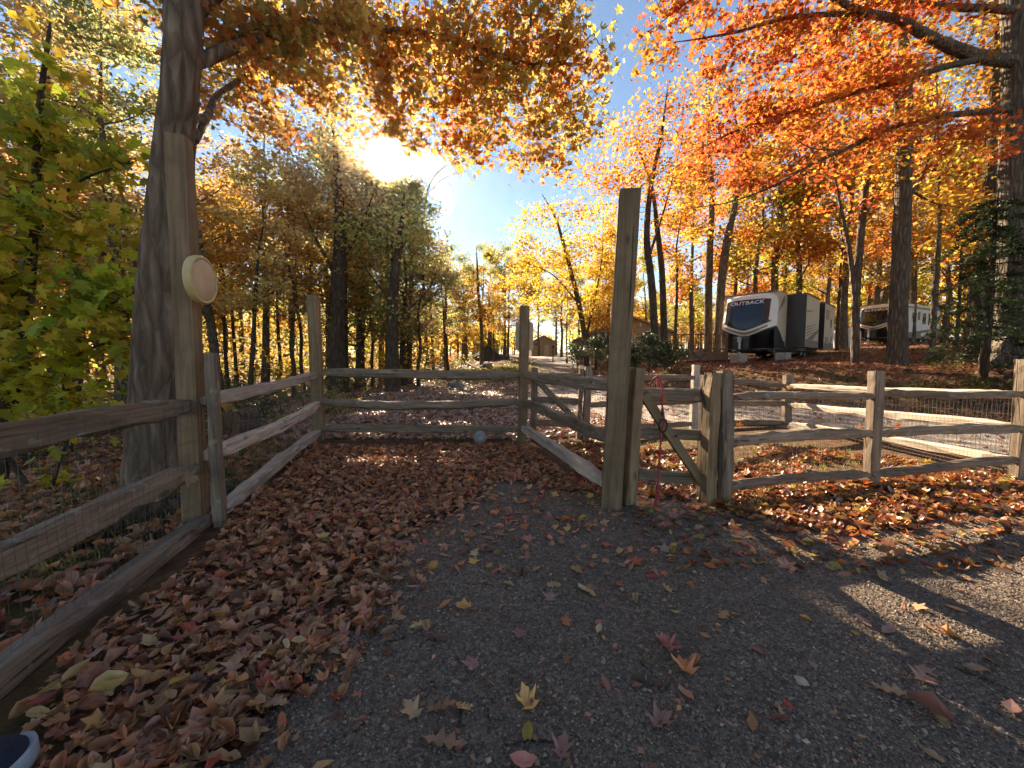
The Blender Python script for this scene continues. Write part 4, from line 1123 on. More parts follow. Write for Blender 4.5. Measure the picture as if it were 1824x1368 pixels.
# ------------------------------------------------------------------ deck
M['deck'] = wood_mat('deck_wood', (0.09, 0.05, 0.03), (0.20, 0.11, 0.065), (0.30, 0.18, 0.11))
dk0 = P(1198, 625, 21.0); dk1 = P(1296, 625, 20.0)
dz0 = 1.3 + (642 - 627) / FPX * 20.5
dt = thing('timber_deck', 'low brown timber deck with a slatted railing beside the large camper', 'deck', (dk0[0], dk0[1], dz0), math.atan2(dk1[1] - dk0[1], dk1[0] - dk0[0]))
LD = float(np.linalg.norm(dk1[:2] - dk0[:2]))
for k in range(8): MB().bbox((0, 0.32 * k, -0.04), (LD, 0.32 * k + 0.305, 0)).build('plank', M['deck'], dt)
MB().bbox((-0.02, -0.05, -0.42), (LD + 0.02, -0.006, -0.045)).build('fascia', M['deck'], dt)
MB().bbox((-0.02, -0.055, 0.9), (LD + 0.02, 0.075, 0.95)).build('handrail', M['deck'], dt)
MB().bbox((0.0, 0.01, 0.10), (LD, 0.05, 0.17)).build('bottom_rail', M['deck'], dt)
for x in np.arange(0.12, LD, 0.14): MB().bbox((x, 0.012, 0.1705), (x + 0.038, 0.048, 0.899)).build('baluster', M['deck'], dt)
for x in (0.0, LD * 0.5, LD - 0.09): MB().bbox((x, -0.005, -0.9), (x + 0.1, 0.085, 1.05)).build('post', M['deck'], dt)
for y in np.arange(0.2, 2.4, 0.14): MB().bbox((LD - 0.06, y, 0.0), (LD - 0.025, y + 0.038, 0.9)).build('baluster', M['deck'], dt)
MB().prism([(LD * 0.42, -0.1), (LD * 0.5, -0.28), (LD * 0.58, -0.1), (LD * 0.66, -0.06), (LD * 0.5, -0.4), (LD * 0.34, -0.06)], 1, -0.075, -0.052).build('trim', M['black_paint'], dt)

# ------------------------------------------------------------------ house and shed
M['siding'] = plain('tan_siding', (0.30, 0.225, 0.165), 0.8, 0, 0.1, 3)
M['shingle'] = plain('shingle', (0.15, 0.12, 0.10), 0.9, 0, 0.25, 14, 0.3)
M['trim'] = plain('trim_white', (0.42, 0.36, 0.29), 0.6, 0, 0.05, 4)
def house(name, label, loc, rz, W, D, eave, ridge, windows, door=None, over=0.35, cat='house'):
    t = thing(name, label, cat, loc, rz)            # gable end faces local -Y
    w = MB(); w.prism([(-W / 2, -0.6), (W / 2, -0.6), (W / 2, eave), (0, ridge), (-W / 2, eave)], 1, 0, D)
    wall = w.build('wall', M['siding'], t)
    for k in range(int(ridge / 0.22)):                  # clapboards
        z = 0.02 + 0.22 * k
        hw = W / 2 if z < eave else max(0.0, W / 2 * (ridge - z) / (ridge - eave))
        if hw < 0.1: continue
        MB().prism([(-0.034, z), (-0.004, z + 0.19), (-0.004, z)], 0, -hw, hw).build('clapboard', M['siding'], wall)
    sl = (ridge - eave) / (W / 2); thk = 0.14
    rp = [(-W / 2 - over, eave - sl * over), (0, ridge), (W / 2 + over, eave - sl * over), (W / 2 + over, eave - sl * over + thk), (0, ridge + thk), (-W / 2 - over, eave - sl * over + thk)]
    rf_ = MB(); rf_.prism([(x, z + 0.012) for x, z in rp], 1, -over, D + over); rf_.build('roof', M['shingle'], t)
    fs = MB(); fs.prism([(x * 1.001, z - 0.02) for x, z in rp], 1, -over - 0.03, -over - 0.004); fs.build('bargeboard', M['siding'], t)
    for (x, z, ww, hh) in windows:
        o = MB().bbox((x - ww / 2 - 0.07, -0.075, z - hh / 2 - 0.07), (x + ww / 2 + 0.07, -0.03, z + hh / 2 + 0.07)).build('window', M['trim'], t)
        MB().bbox((x - ww / 2, -0.085, z - hh / 2), (x + ww / 2, -0.0765, z + hh / 2)).build('pane', M['glass'], o)
    if door:
        x, ww, hh = door
        o = MB().bbox((x - ww / 2, -0.07, 0.02), (x + ww / 2, -0.036, hh)).build('door', M['trim'], t)
        MB().box((x + ww * 0.38, -0.09, hh * 0.5), (0.05, 0.04, 0.05)).build('handle', M['steel'], o)
    return t
p = P(1122, 640, 33.0); hzv = float(hz(p[0], p[1])) - 0.05
house('house', 'tan clapboard house with a low gable roof beyond the rhododendron', (p[0], p[1], hzv), math.radians(-8), 6.6, 9.0, 1.3 + (642 - 592) / FPX * 33 - hzv, 1.3 + (642 - 566) / FPX * 33 - hzv, [(-2.3, 1.6, 0.9, 1.1), (-1.0, 1.6, 0.9, 1.1), (1.7, 1.6, 1.0, 1.1)], (0.4, 0.9, 2.0))
p = P(1070, 640, 36.5); hzv = float(hz(p[0], p[1])) - 0.05
house('house', 'brown side wing of the house half hidden behind the orange tree', (p[0], p[1], hzv), math.radians(-8), 4.6, 6.0, 1.3 + (642 - 606) / FPX * 36.5 - hzv, 1.3 + (642 - 592) / FPX * 36.5 - hzv, [(-1.2, 1.5, 0.8, 1.2), (0.0, 1.5, 0.8, 1.2), (1.2, 1.5, 0.8, 1.2)])
p = P(968, 632, 58.0); hzv = float(hz(p[0], p[1])) - 0.05
house('shed', 'small tan shed at the end of the gravel road', (p[0], p[1], hzv), math.radians(12), 3.7, 4.5, 2.2, 1.3 + (642 - 599) / FPX * 58 - hzv, [(-1.2, 1.9, 0.5, 0.5)], (0.5, 0.8, 1.8), 0.2, 'shed')
p = P(872, 634, 62.0); hzv = float(hz(p[0], p[1])) - 0.05
house('shed', 'dim brown outbuilding among the trunks behind the dark mound', (p[0], p[1], hzv), math.radians(20), 3.2, 4.0, 2.2, 3.4, [(0.2, 1.5, 0.5, 0.6)], None, 0.2, 'shed')

# dark heap of soil beside the road
mc = P(868, 641, 44.0); mz = float(hz(mc[0], mc[1]))
M['heap'] = plain('dark_soil', (0.045, 0.038, 0.034), 0.95, 0, 0.5, 9, 0.8)
mb = MB(); na, nr = 40, 14; V = []
for i in range(nr + 1):
    q_ = i / nr
    for j in range(na):
        a = 2 * math.pi * j / na
        rr = q_ * (1 + 0.12 * math.sin(3 * a + 1) + 0.07 * math.sin(7 * a))
        h = 1.35 * (1 - q_) ** 1.1 * (1 + 0.16 * math.sin(5 * a + 9 * q_)) + 0.05 * math.sin(13 * a + 17 * q_) - 0.1 * q_
        V.append((2.6 * rr * math.cos(a), 1.6 * rr * math.sin(a), h))
mb.add(V, np.array([[i * na + j, i * na + (j + 1) % na, (i + 1) * na + (j + 1) % na, (i + 1) * na + j] for i in range(nr) for j in range(na)]))
tag(mb.build('soil_mound', M['heap'], None, True, (mc[0], mc[1], mz)), 'dark heap of soil beside the gravel road in the distance', 'mound')

# logs and boulders on the left and in the field
def log(a, b, r, label, mat='bark_dark'):
    a, b = np.array(a, float), np.array(b, float)
    t = thing('fallen_log', label, 'log', tuple(a))
    n_ = 9; pts = [a + (b - a) * k / (n_ - 1) + rf.normal(0, r * 0.08, 3) - a for k in range(n_)]
    MB().tube(pts, r * np.linspace(1, 0.8, n_), 14, False, 0.05, rf).build('bark', M[mat], t, True)
    e = unit(b - a); e2_ = MB(); R = orient(a, b)
    for c, s in ((pts[0], -1), (pts[-1], 1)):
        k = r * (0.97 if s < 0 else 0.77)
        ring = [np.array(c) + e * s * 0.004 + R[:, 0] * k * math.cos(x) + R[:, 1] * k * math.sin(x) for x in np.linspace(0, 2 * math.pi, 14, endpoint=False)]
        e2_.add(ring, np.array([list(range(14))]))
    e2_.build('cut_end', M['wood_post'], t)
l0 = ground(-3.3, 2.3, 0.02); l1 = ground(-2.75, 3.7, 0.04)  # made-up log fills the dark of shadow and root behind the rails
log(l0, l1, 0.12, 'dark log added for the shadow and root behind the lower left rails')
log(P(412, 750, 6.2), P(452, 735, 6.9), 0.16, 'cut log end lying behind the left fence', 'bark_grey')
log(P(420, 762, 6.0), P(470, 752, 6.4), 0.10, 'thinner log lying below the cut log behind the left fence', 'bark_grey')
M['boulder'] = plain('boulder', (0.16, 0.145, 0.125), 0.9, 0, 0.35, 4, 0.5)
def boulder(p, r, label):
    bm_pts = []; na, nb = 14, 9
    for i in range(nb + 1):
        th = math.pi * i / nb
        for j in range(na):
            a = 2 * math.pi * j / na
            k = 1 + 0.14 * math.sin(3 * a + p[0] * 5) * math.sin(2 * th) + rf.normal(0, 0.04)
            bm_pts.append((r * k * math.sin(th) * math.cos(a) * 1.2, r * k * math.sin(th) * math.sin(a), r * 0.62 * k * math.cos(th) + r * 0.2))
    mb = MB(); mb.add(bm_pts, np.array([[i * na + j, (i + 1) * na + j, (i + 1) * na + (j + 1) % na, i * na + (j + 1) % na] for i in range(nb) for j in range(na)]))
    tag(mb.build('boulder', M['boulder'], None, False, tuple(p)), label, 'rock')
boulder(G(866, 655) , 0.45, 'small pale rock on the sunlit grass beside the road')
boulder(G(812, 690), 0.35, 'low dark rock on the leafy field beyond the back fence')
boulder(G(1027, 646), 0.5, 'rock on the leafy bank right of the road')

# sign post by the road
sp = G(985, 645); st = thing('marker_post', 'thin dark marker post with a small box on the bank by the road', 'post', tuple(sp))
MB().bbox((-0.05, -0.05, -0.3), (0.05, 0.05, 1.5)).build('shaft', M['bark_dark'], st); MB().bbox((-0.14, -0.09, 1.502), (0.14, 0.09, 1.75)).build('box', M['black_paint'], st)

# ------------------------------------------------------------------ trees
def sample_path(pts, rad, n=6):
    p = sm(pts, n); r = np.interp(np.linspace(0, 1, len(p)), np.linspace(0, 1, len(rad)), rad)
    return p, r

def in_blobs(blobs, density, rng, shell=0.55):
    """Cluster centres inside ellipsoids (centre, radii): weight by volume."""
    out = []
    for c, r, n in blobs:
        u = unit(rng.standard_normal((n, 3))); q = rng.random((n, 1)) ** (1 / 3)
        q = shell * q ** 0.5 + (1 - shell) * q
        out.append(np.array(c) + u * q * np.array(r))
    return np.concatenate(out)

def grow(limbs, centres, rng, twig=0.012, sag=0.0, sides=4):
    """Wood mesh plus the twig paths that reach every leaf cluster."""
    wood = MB(); A, AR = [], []
    for p, r, s, j in limbs:
        wood.tube(p, r, s, True, j, rng)
        A.append(p); AR.append(r)
    A = np.concatenate(A); AR = np.concatenate(AR)
    cap_n = len(A) + len(centres) * 4
    buf = np.zeros((cap_n, 3)); bufr = np.zeros(cap_n); n = len(A); buf[:n] = A; bufr[:n] = AR
    d0 = np.array([np.min(np.sum((A - c) ** 2, 1)) for c in centres])
    paths = []
    for c in centres[np.argsort(d0)]:
        dd = buf[:n] - c
        cost = np.sqrt(np.sum(dd ** 2, 1)) + 0.7 * np.maximum(dd[:, 2], 0) + np.where(bufr[:n] < 0.006, 0.4, 0)
        i = int(np.argmin(cost)); p = buf[i].copy(); L = np.linalg.norm(c - p)
        if L < 0.03: continue
        mid = (p + c) / 2 + rng.normal(0, 0.08 * L, 3) + np.array([0, 0, (0.10 - sag) * L])
        t = np.linspace(0, 1, 5)[:, None]
        path = (1 - t) ** 2 * p + 2 * t * (1 - t) * mid + t * t * c
        r0 = min(bufr[i] * 0.7, 0.004 + twig * L); r0 = max(r0, 0.003)
        wood.tube(path, np.linspace(r0, max(0.0025, r0 * 0.35), 5), sides, False)
        paths.append(path)
        buf[n:n + 4] = path[1:]; bufr[n:n + 4] = np.linspace(r0, r0 * 0.35, 5)[1:]; n += 4
    return wood, paths

def foliate(paths, wood, per, size, spread, pal, tmpl, rng, tilt=0.6, droop=0.3, curl=1.0, flat=0.6, cut=None, jit=0.25, clusterjit=0.25):
    mb = MB(); pos, cols = [], []
    for p in paths:
        n = max(1, int(per * rng.uniform(0.6, 1.4)))
        t = rng.uniform(0.25, 1.05, n) * 4
        q = np.stack([np.interp(t, np.arange(5), p[:, k]) for k in range(3)], 1)
        o = rng.standard_normal((n, 3)) * spread; o[:, 2] *= flat
        pos.append(q + o)
        if wood is not None:
            for k in rng.integers(0, n, 5):
                wood.tube([q[k], q[k] + o[k] * 0.55 + np.array([0, 0, 0.012]), q[k] + o[k]], [0.0028, 0.002, 0.0012], 3, False)
        base = palette(1, pal, rng, 0.1)[0]
        mixk = rng.random((n, 1)) * clusterjit * 2
        cols.append(np.clip((base * (1 - mixk) + palette(n, pal, rng, jit) * mixk) * (1 + 0.16 * rng.standard_normal((n, 1))), 0.005, 0.9))
    pos = np.concatenate(pos); cols = np.concatenate(cols)
    if cut is not None:
        k = cut(pos); pos, cols = pos[k], cols[k]
    s = size * rng.uniform(0.65, 1.25, len(pos))
    add_leaves(mb, pos, s, cols, tmpl, tilt, curl, rng, droop)
    return mb

ORANGE = [((0.62, 0.24, 0.035), 5), ((0.60, 0.16, 0.03), 4), ((0.66, 0.34, 0.05), 4), ((0.50, 0.10, 0.035), 2), ((0.45, 0.24, 0.06), 2)]
REDOR = [((0.66, 0.20, 0.03), 5), ((0.60, 0.13, 0.04), 3), ((0.68, 0.32, 0.045), 5), ((0.58, 0.20, 0.10), 2), ((0.62, 0.40, 0.06), 2)]
GOLD = [((0.66, 0.38, 0.05), 5), ((0.62, 0.28, 0.04), 4), ((0.55, 0.42, 0.07), 3), ((0.42, 0.24, 0.06), 2)]
YELLOW = [((0.56, 0.46, 0.07), 5), ((0.44, 0.40, 0.06), 4), ((0.30, 0.33, 0.05), 3), ((0.60, 0.38, 0.06), 2)]
OLIVE = [((0.46, 0.43, 0.14), 5), ((0.56, 0.46, 0.16), 4), ((0.58, 0.40, 0.14), 3), ((0.36, 0.38, 0.13), 3), ((0.66, 0.46, 0.15), 2)]
BROWN = [((0.58, 0.40, 0.18), 5), ((0.64, 0.47, 0.23), 4), ((0.64, 0.39, 0.14), 3), ((0.50, 0.43, 0.18), 3)]
MAPLE = [((0.60, 0.25, 0.07), 5), ((0.64, 0.34, 0.08), 5), ((0.54, 0.42, 0.12), 5), ((0.62, 0.20, 0.07), 3), ((0.44, 0.38, 0.13), 5), ((0.66, 0.44, 0.09), 3)]
MASS = [((0.34, 0.36, 0.15), 5), ((0.42, 0.40, 0.17), 4), ((0.28, 0.32, 0.14), 4), ((0.50, 0.42, 0.17), 2)]
GREENY = [((0.40, 0.46, 0.05), 5), ((0.56, 0.56, 0.06), 5), ((0.27, 0.34, 0.05), 3), ((0.70, 0.56, 0.06), 6), ((0.68, 0.44, 0.055), 4)]

def make_tree(name, label, loc, trunk_pts, trunk_rad, limbs, blobs, per, size, spread, pal, tmpl='quad', seed=1, bark='bark_grey', mat='leaf', sides=12, sag=0.0, twig=0.012, cut=None, group=None, droop=0.3, tilt=0.7, flat=0.6, jitter=0.035, cat='tree', shell=0.55):
    """Points are world coordinates; the tree's Empty stands at loc."""
    rng = np.random.default_rng(seed); loc = np.array(loc, float)
    t = thing(name, label, cat, tuple(loc), 0, group)
    L = []
    p, r = sample_path(np.array(trunk_pts) - loc, trunk_rad); L.append((p, r, sides, jitter))
    for pts, rad in limbs:
        p, r = sample_path(np.array(pts) - loc, rad); L.append((p, r, 7, 0.03))
    cen = in_blobs([(np.array(c) - loc, rr, n) for c, rr, n in blobs], 1, rng, shell)
    wood, paths = grow(L, cen, rng, twig, sag)
    cf = None if cut is None else (lambda q: cut(q + loc))
    foliate(paths, wood if tmpl.startswith('maple') else None, per, size, spread, pal, tmpl, rng, tilt, droop, 1.0, flat, cf).build('crown', M[mat], t)
    wood.build('trunk', M[bark], t, True)
    return t

def forest_tree(name, label, H, r, base_frac, spread, pal, seed, n=165, per=46, size=0.21, bark='bark_grey', sparse=1.0, group=None, lean=0.03, wig=0.02, cspread=0.42):
    """A tall slim woodland tree built at the origin."""
    rng = np.random.default_rng(seed)
    tr = [np.array([0, 0, -0.3])]
    dx = rng.normal(0, lean, 2)
    for k in range(1, 9):
        z = H * k / 8
        tr.append(np.array([dx[0] * z + rng.normal(0, wig) * z ** 0.7, dx[1] * z + rng.normal(0, wig) * z ** 0.7, z]))
    rad = [r * 1.45, r * 1.0, r * 0.9, r * 0.8, r * 0.66, r * 0.5, r * 0.34, r * 0.18, 0.02]
    limbs, blobs = [], []
    nb = 13
    for k in range(nb):
        f = base_frac + (0.97 - base_frac) * (k + rng.random()) / nb
        z = H * f; c = np.array([np.interp(z, [p[2] for p in tr], [p[i] for p in tr]) for i in range(3)]); c[2] = z
        a = 2.4 * k + rng.normal(0, 0.5); prof = math.sin(math.pi * min(1, 0.25 + 0.75 * (f - base_frac) / (1 - base_frac))) * 0.75 + 0.25
        Lb = spread * prof * rng.uniform(0.7, 1.25); el = rng.uniform(0.25, 0.9)
        d = np.array([math.cos(a) * math.cos(el), math.sin(a) * math.cos(el), math.sin(el)])
        e = c + d * Lb; m = c + d * Lb * 0.5 + np.array([0, 0, -0.06 * Lb]) + rng.normal(0, 0.06 * Lb, 3)
        rr = max(0.015, np.interp(f, np.linspace(0, 1, 9), rad) * 0.45)
        limbs.append(([c, m, e], [rr, rr * 0.6, rr * 0.2]))
        blobs.append((c + d * Lb * 0.8, (Lb * 0.42, Lb * 0.42, Lb * 0.3), max(2, int(n / nb))))
    blobs.append((tr[-1], (spread * 0.35, spread * 0.35, H * 0.07), max(3, int(n / 12))))
    return make_tree(name, label, (0, 0, 0), tr, rad, limbs, blobs, per * sparse, size, cspread, pal, 'quad', seed, bark, 'leaf', 9, group=group, twig=0.009, jitter=0.02)

# ---- the big maple behind the left fence, its limbs spreading over the enclosure
mbase = ground(-3.52, 3.95)
d0 = 3.95
tr = [P(278, 905, d0) - [0, 0, 0.25], P(279, 850, d0), P(284, 700, d0), P(290, 560, d0), P(300, 430, d0), P(308, 300, d0), P(321, 150, d0), P(328, 40, 4.0), P(330, -120, 4.1), P(320, -420, 4.3), P(330, -900, 4.6)]
rad = [0.32, 0.265, 0.235, 0.222, 0.20, 0.165, 0.15, 0.155, 0.13, 0.10, 0.05]
lim = [([P(330, 120, 4.0), P(390, 95, 4.3), P(520, 45, 5.0), P(660, 50, 5.8), P(780, 65, 6.2), P(870, 92, 6.3), P(945, 115, 6.4), P(1000, 113, 6.4), P(1085, 120, 6.5)], [0.075, 0.068, 0.06, 0.052, 0.045, 0.038, 0.03, 0.021, 0.007]),
       ([P(945, 115, 6.4), P(975, 150, 6.6), P(1010, 185, 6.8), P(1030, 230, 7.0), P(1045, 262, 7.2)], [0.022, 0.016, 0.013, 0.009, 0.004]),
       ([P(1000, 115, 6.4), P(1025, 90, 6.3), P(1050, 65, 6.2), P(1058, 60, 6.2), P(1068, 80, 6.2), P(1088, 98, 6.2)], [0.014, 0.010, 0.008, 0.007, 0.006, 0.003]),
       ([P(945, 50, 5.6), P(950, 15, 5.5), P(990, -30, 5.4)], [0.02, 0.016, 0.01]),
       ([P(345, 250, 4.0), P(372, 200, 4.5), P(395, 165, 5.2), P(470, 130, 6.3), P(600, 140, 7.6)], [0.045, 0.042, 0.04, 0.032, 0.015]),
       ([P(328, 30, 4.0), P(450, -60, 4.8), P(640, -120, 5.6), P(850, -120, 6.0), P(1000, -60, 6.0)], [0.10, 0.085, 0.065, 0.04, 0.012]),
       ([P(326, 20, 4.0), P(260, -40, 4.6), P(200, -60, 5.4)], [0.06, 0.04, 0.015])]
bl_ = lambda px, py, d, rx, ry, rd, n: (P(px, py, d), (rx * d / FPX, rd, ry * d / FPX), n)
blobs = [bl_(470, 70, 4.7, 110, 50, 0.4, 34), bl_(600, 60, 5.2, 90, 50, 0.4, 26), bl_(560, 60, 6.2, 190, 70, 1.5, 95), bl_(470, 160, 6.6, 120, 80, 1.2, 60), bl_(640, 170, 7.4, 110, 65, 1.2, 62), bl_(760, 60, 6.2, 160, 80, 1.4, 90), bl_(880, 90, 6.4, 120, 90, 1.1, 70),
         bl_(800, 190, 6.9, 120, 65, 1.1, 70), bl_(900, 200, 6.9, 110, 65, 1.0, 60), bl_(835, 265, 7.2, 50, 35, 0.6, 16), bl_(950, 265, 7.2, 65, 40, 0.7, 22), bl_(1030, 200, 6.9, 60, 55, 0.7, 22), bl_(1040, 120, 6.4, 45, 40, 0.6, 14),
         bl_(960, 20, 5.8, 70, 40, 0.8, 30), bl_(1000, 60, 6.0, 40, 50, 0.7, 13), bl_(400, 30, 5.4, 110, 60, 1.0, 30), bl_(1000, 300, 7.4, 25, 25, 0.4, 5), bl_(240, 30, 5.8, 60, 50, 1.0, 15), bl_(640, -60, 5.6, 300, 60, 1.5, 60), bl_(720, 235, 7.6, 50, 30, 0.6, 12)]
def sun_gap(q):                               # the sun looks through a gap in this crown
    d = unit(q - np.array([0, 0, CAMH])); return np.arccos(np.clip(d @ SUN_DIR, -1, 1)) > 0.044
make_tree('maple_tree', 'big brown maple trunk behind the tall left post with orange leaves spreading overhead', mbase, tr, rad, lim, blobs, 16, 0.112, 0.15, MAPLE, 'maple', 101, 'bark_maple', 'leaf_near', 24, 0.12, 0.010, sun_gap, droop=0.8, tilt=0.85, flat=0.9, jitter=0.03)

PATCH = [(G(725, 820)[:2], 0.85, 0.45), (G(655, 777)[:2], 0.4, 0.2), (G(800, 757)[:2], 0.5, 0.25), (G(760, 722)[:2], 0.9, 0.5), (G(860, 702)[:2], 0.9, 0.6), (G(660, 738)[:2], 0.6, 0.35), (G(700, 700)[:2], 1.0, 0.8), (G(868, 656)[:2], 1.8, 2.5)]
def dapple(q):                                # gaps that let the sun reach two spots of the leaf carpet
    g = q - np.outer(q[:, 2] / SUN_DIR[2], SUN_DIR); k = sun_gap(q)
    for c, rx, ry in PATCH: k &= ((g[:, 0] - c[0]) / rx) ** 2 + ((g[:, 1] - c[1]) / ry) ** 2 > 1
    return k

# ---- young green and yellow maple left of the big trunk
gb = ground(-5.9, 4.3)
tr = [gb - [0, 0, 0.2], gb + [0.1, 0.1, 0.9], P(40, 620, 4.6), P(60, 400, 4.8), P(70, 200, 5.0), P(90, 40, 5.2)]
lim = [([P(40, 650, 4.6), P(95, 570, 4.6), P(200, 540, 4.6), P(250, 515, 4.6)], [0.03, 0.022, 0.012, 0.004]), ([P(45, 560, 4.7), P(0, 500, 4.5), P(-60, 470, 4.4)], [0.025, 0.015, 0.006]),
       ([P(60, 420, 4.8), P(130, 330, 4.9), P(230, 290, 5.0)], [0.028, 0.018, 0.005]), ([P(40, 700, 4.6), P(100, 740, 4.4), P(130, 640, 4.4), P(230, 600, 4.4)], [0.03, 0.02, 0.014, 0.004]),
       ([gb + [0.1, 0.1, 0.3], P(75, 890, 4.0), P(110, 810, 4.0), P(128, 770, 4.1)], [0.03, 0.022, 0.016, 0.008])]
blobs = [bl_(150, 270, 5.0, 95, 60, 0.5, 34), bl_(60, 240, 5.2, 70, 60, 0.5, 20), bl_(190, 400, 4.9, 60, 35, 0.5, 16), bl_(70, 400, 4.8, 85, 70, 0.6, 32), bl_(180, 520, 4.6, 75, 45, 0.5, 26), bl_(50, 540, 4.6, 85, 65, 0.6, 34), bl_(170, 610, 4.4, 80, 50, 0.5, 26),
         bl_(50, 670, 4.4, 85, 55, 0.5, 28), bl_(140, 715, 4.3, 85, 35, 0.4, 16), bl_(-60, 560, 4.4, 60, 160, 0.7, 26), bl_(100, 130, 5.2, 80, 60, 0.5, 14), bl_(-40, 300, 4.9, 60, 120, 0.6, 18), bl_(60, 880, 3.9, 40, 30, 0.3, 5)]
make_tree('maple_tree', 'young maple with bright green and yellow leaves at the left edge', gb, tr, [0.09, 0.075, 0.06, 0.05, 0.035, 0.015], lim, blobs, 9, 0.15, 0.14, GREENY, 'maple_fine', 102, 'bark_dark', 'leaf_near', 10, 0.1, 0.010, droop=1.0, tilt=1.0, flat=0.8)
rb = ground(-7.6, 5.6)
make_tree('maple_tree', 'red leaved sapling deep at the left edge behind the green maple', rb, [rb - [0, 0, 0.2], rb + [0, 0, 1.5], rb + [0.1, 0, 4.0]], [0.06, 0.05, 0.015], [], [bl_(20, 340, 5.9, 100, 45, 0.7, 26), bl_(70, 500, 6.0, 120, 120, 0.8, 34), bl_(-60, 440, 5.8, 60, 60, 0.5, 10)], 15, 0.12, 0.13, [((0.6, 0.13, 0.05), 4), ((0.62, 0.24, 0.04), 4), ((0.6, 0.34, 0.05), 3)], 'maple', 103, 'bark_dark', 'leaf_near', 8, droop=0.6)

# ---- great tree at the right edge with the long level limbs
db = 10.2; rbase = P(1792, 648, db)
tr = [rbase - [0, 0, 0.5], P(1795, 630, db), P(1800, 590, db), P(1806, 480, db), P(1808, 300, db), P(1812, 130, db), P(1808, -60, db), P(1810, -300, db), P(1800, -600, db)]
lim = [([P(1808, 110, db), P(1740, 100, 9.6), P(1690, 82, 9.2), P(1640, 58, 8.9), P(1600, 35, 8.7), P(1540, 22, 8.5), P(1480, -5, 8.4)], [0.15, 0.14, 0.12, 0.10, 0.085, 0.075, 0.05]),
       ([P(1560, 26, 8.6), P(1480, 25, 8.5), P(1400, 32, 8.4), P(1320, 55, 8.3), P(1240, 70, 8.2), P(1200, 75, 8.2)], [0.06, 0.05, 0.042, 0.03, 0.016, 0.005]),
       ([P(1750, 104, 9.6), P(1680, 120, 9.3), P(1600, 145, 9.2), P(1540, 160, 9.1), P(1440, 190, 9.0), P(1330, 225, 9.0), P(1250, 262, 9.0), P(1216, 272, 9.0)], [0.08, 0.07, 0.06, 0.052, 0.04, 0.025, 0.012, 0.005]),
       ([P(1806, 195, db), P(1740, 200, 9.6), P(1640, 212, 9.3), P(1570, 235, 9.2), P(1500, 268, 9.1), P(1440, 295, 9.0), P(1380, 330, 9.0), P(1300, 360, 9.0), P(1216, 372, 9.0)], [0.08, 0.07, 0.06, 0.052, 0.045, 0.036, 0.026, 0.014, 0.005]),
       ([P(1500, 268, 9.1), P(1440, 262, 9.0), P(1400, 230, 9.0)], [0.02, 0.014, 0.005]),
       ([P(1812, 20, db), P(1770, 15, 9.8), P(1690, 12, 9.4), P(1560, -5, 9.0)], [0.10, 0.09, 0.07, 0.03]), ([P(1810, -60, db), P(1700, -120, 9.0), P(1500, -110, 8.0), P(1300, -60, 7.4)], [0.14, 0.11, 0.07, 0.02]),
       ([P(1300, -50, 7.4), P(1230, 0, 7.6), P(1170, 45, 7.8), P(1135, 70, 7.8)], [0.02, 0.014, 0.008, 0.003]), ([P(1800, 590, db), P(1775, 640, db - 0.4), P(1755, 660, db - 0.7)], [0.2, 0.12, 0.05]), ([P(1800, 590, db), P(1825, 640, db - 0.4), P(1845, 665, db - 0.7)], [0.22, 0.14, 0.06])]
blobs = [bl_(1330, 70, 8.6, 100, 45, 1.0, 60), bl_(1440, 50, 8.8, 90, 55, 1.0, 44), bl_(1560, 80, 9.2, 110, 60, 1.0, 50), bl_(1690, 60, 9.8, 90, 60, 1.0, 40), bl_(1420, 165, 9.0, 130, 35, 1.0, 62), bl_(1560, 150, 9.4, 110, 40, 1.0, 46), bl_(1310, 215, 9.0, 90, 40, 0.9, 44),
         bl_(1280, 300, 9.0, 90, 30, 0.7, 30), bl_(1360, 300, 9.0, 70, 30, 0.7, 22), bl_(1620, 240, 9.4, 110, 40, 0.8, 36), bl_(1720, 260, 9.6, 80, 50, 0.8, 34), bl_(1190, 60, 8.0, 50, 45, 0.7, 11), bl_(1220, 15, 7.9, 60, 30, 0.7, 14), bl_(1500, 240, 9.2, 80, 25, 0.7, 22), bl_(1450, 330, 9.0, 60, 30, 0.6, 6), bl_(1160, 110, 8.0, 30, 40, 0.5, 4), bl_(1500, -60, 8.6, 260, 50, 1.4, 60)]
make_tree('oak_tree', 'thick grey tree at the right edge with long level limbs of orange leaves', rbase, tr, [0.52, 0.46, 0.38, 0.31, 0.28, 0.27, 0.24, 0.18, 0.1], lim, blobs, 20, 0.11, 0.16, REDOR, 'maple', 104, 'bark_grey', 'leaf', 22, 0.08, 0.012, droop=0.6, tilt=0.8, flat=0.6, jitter=0.05)

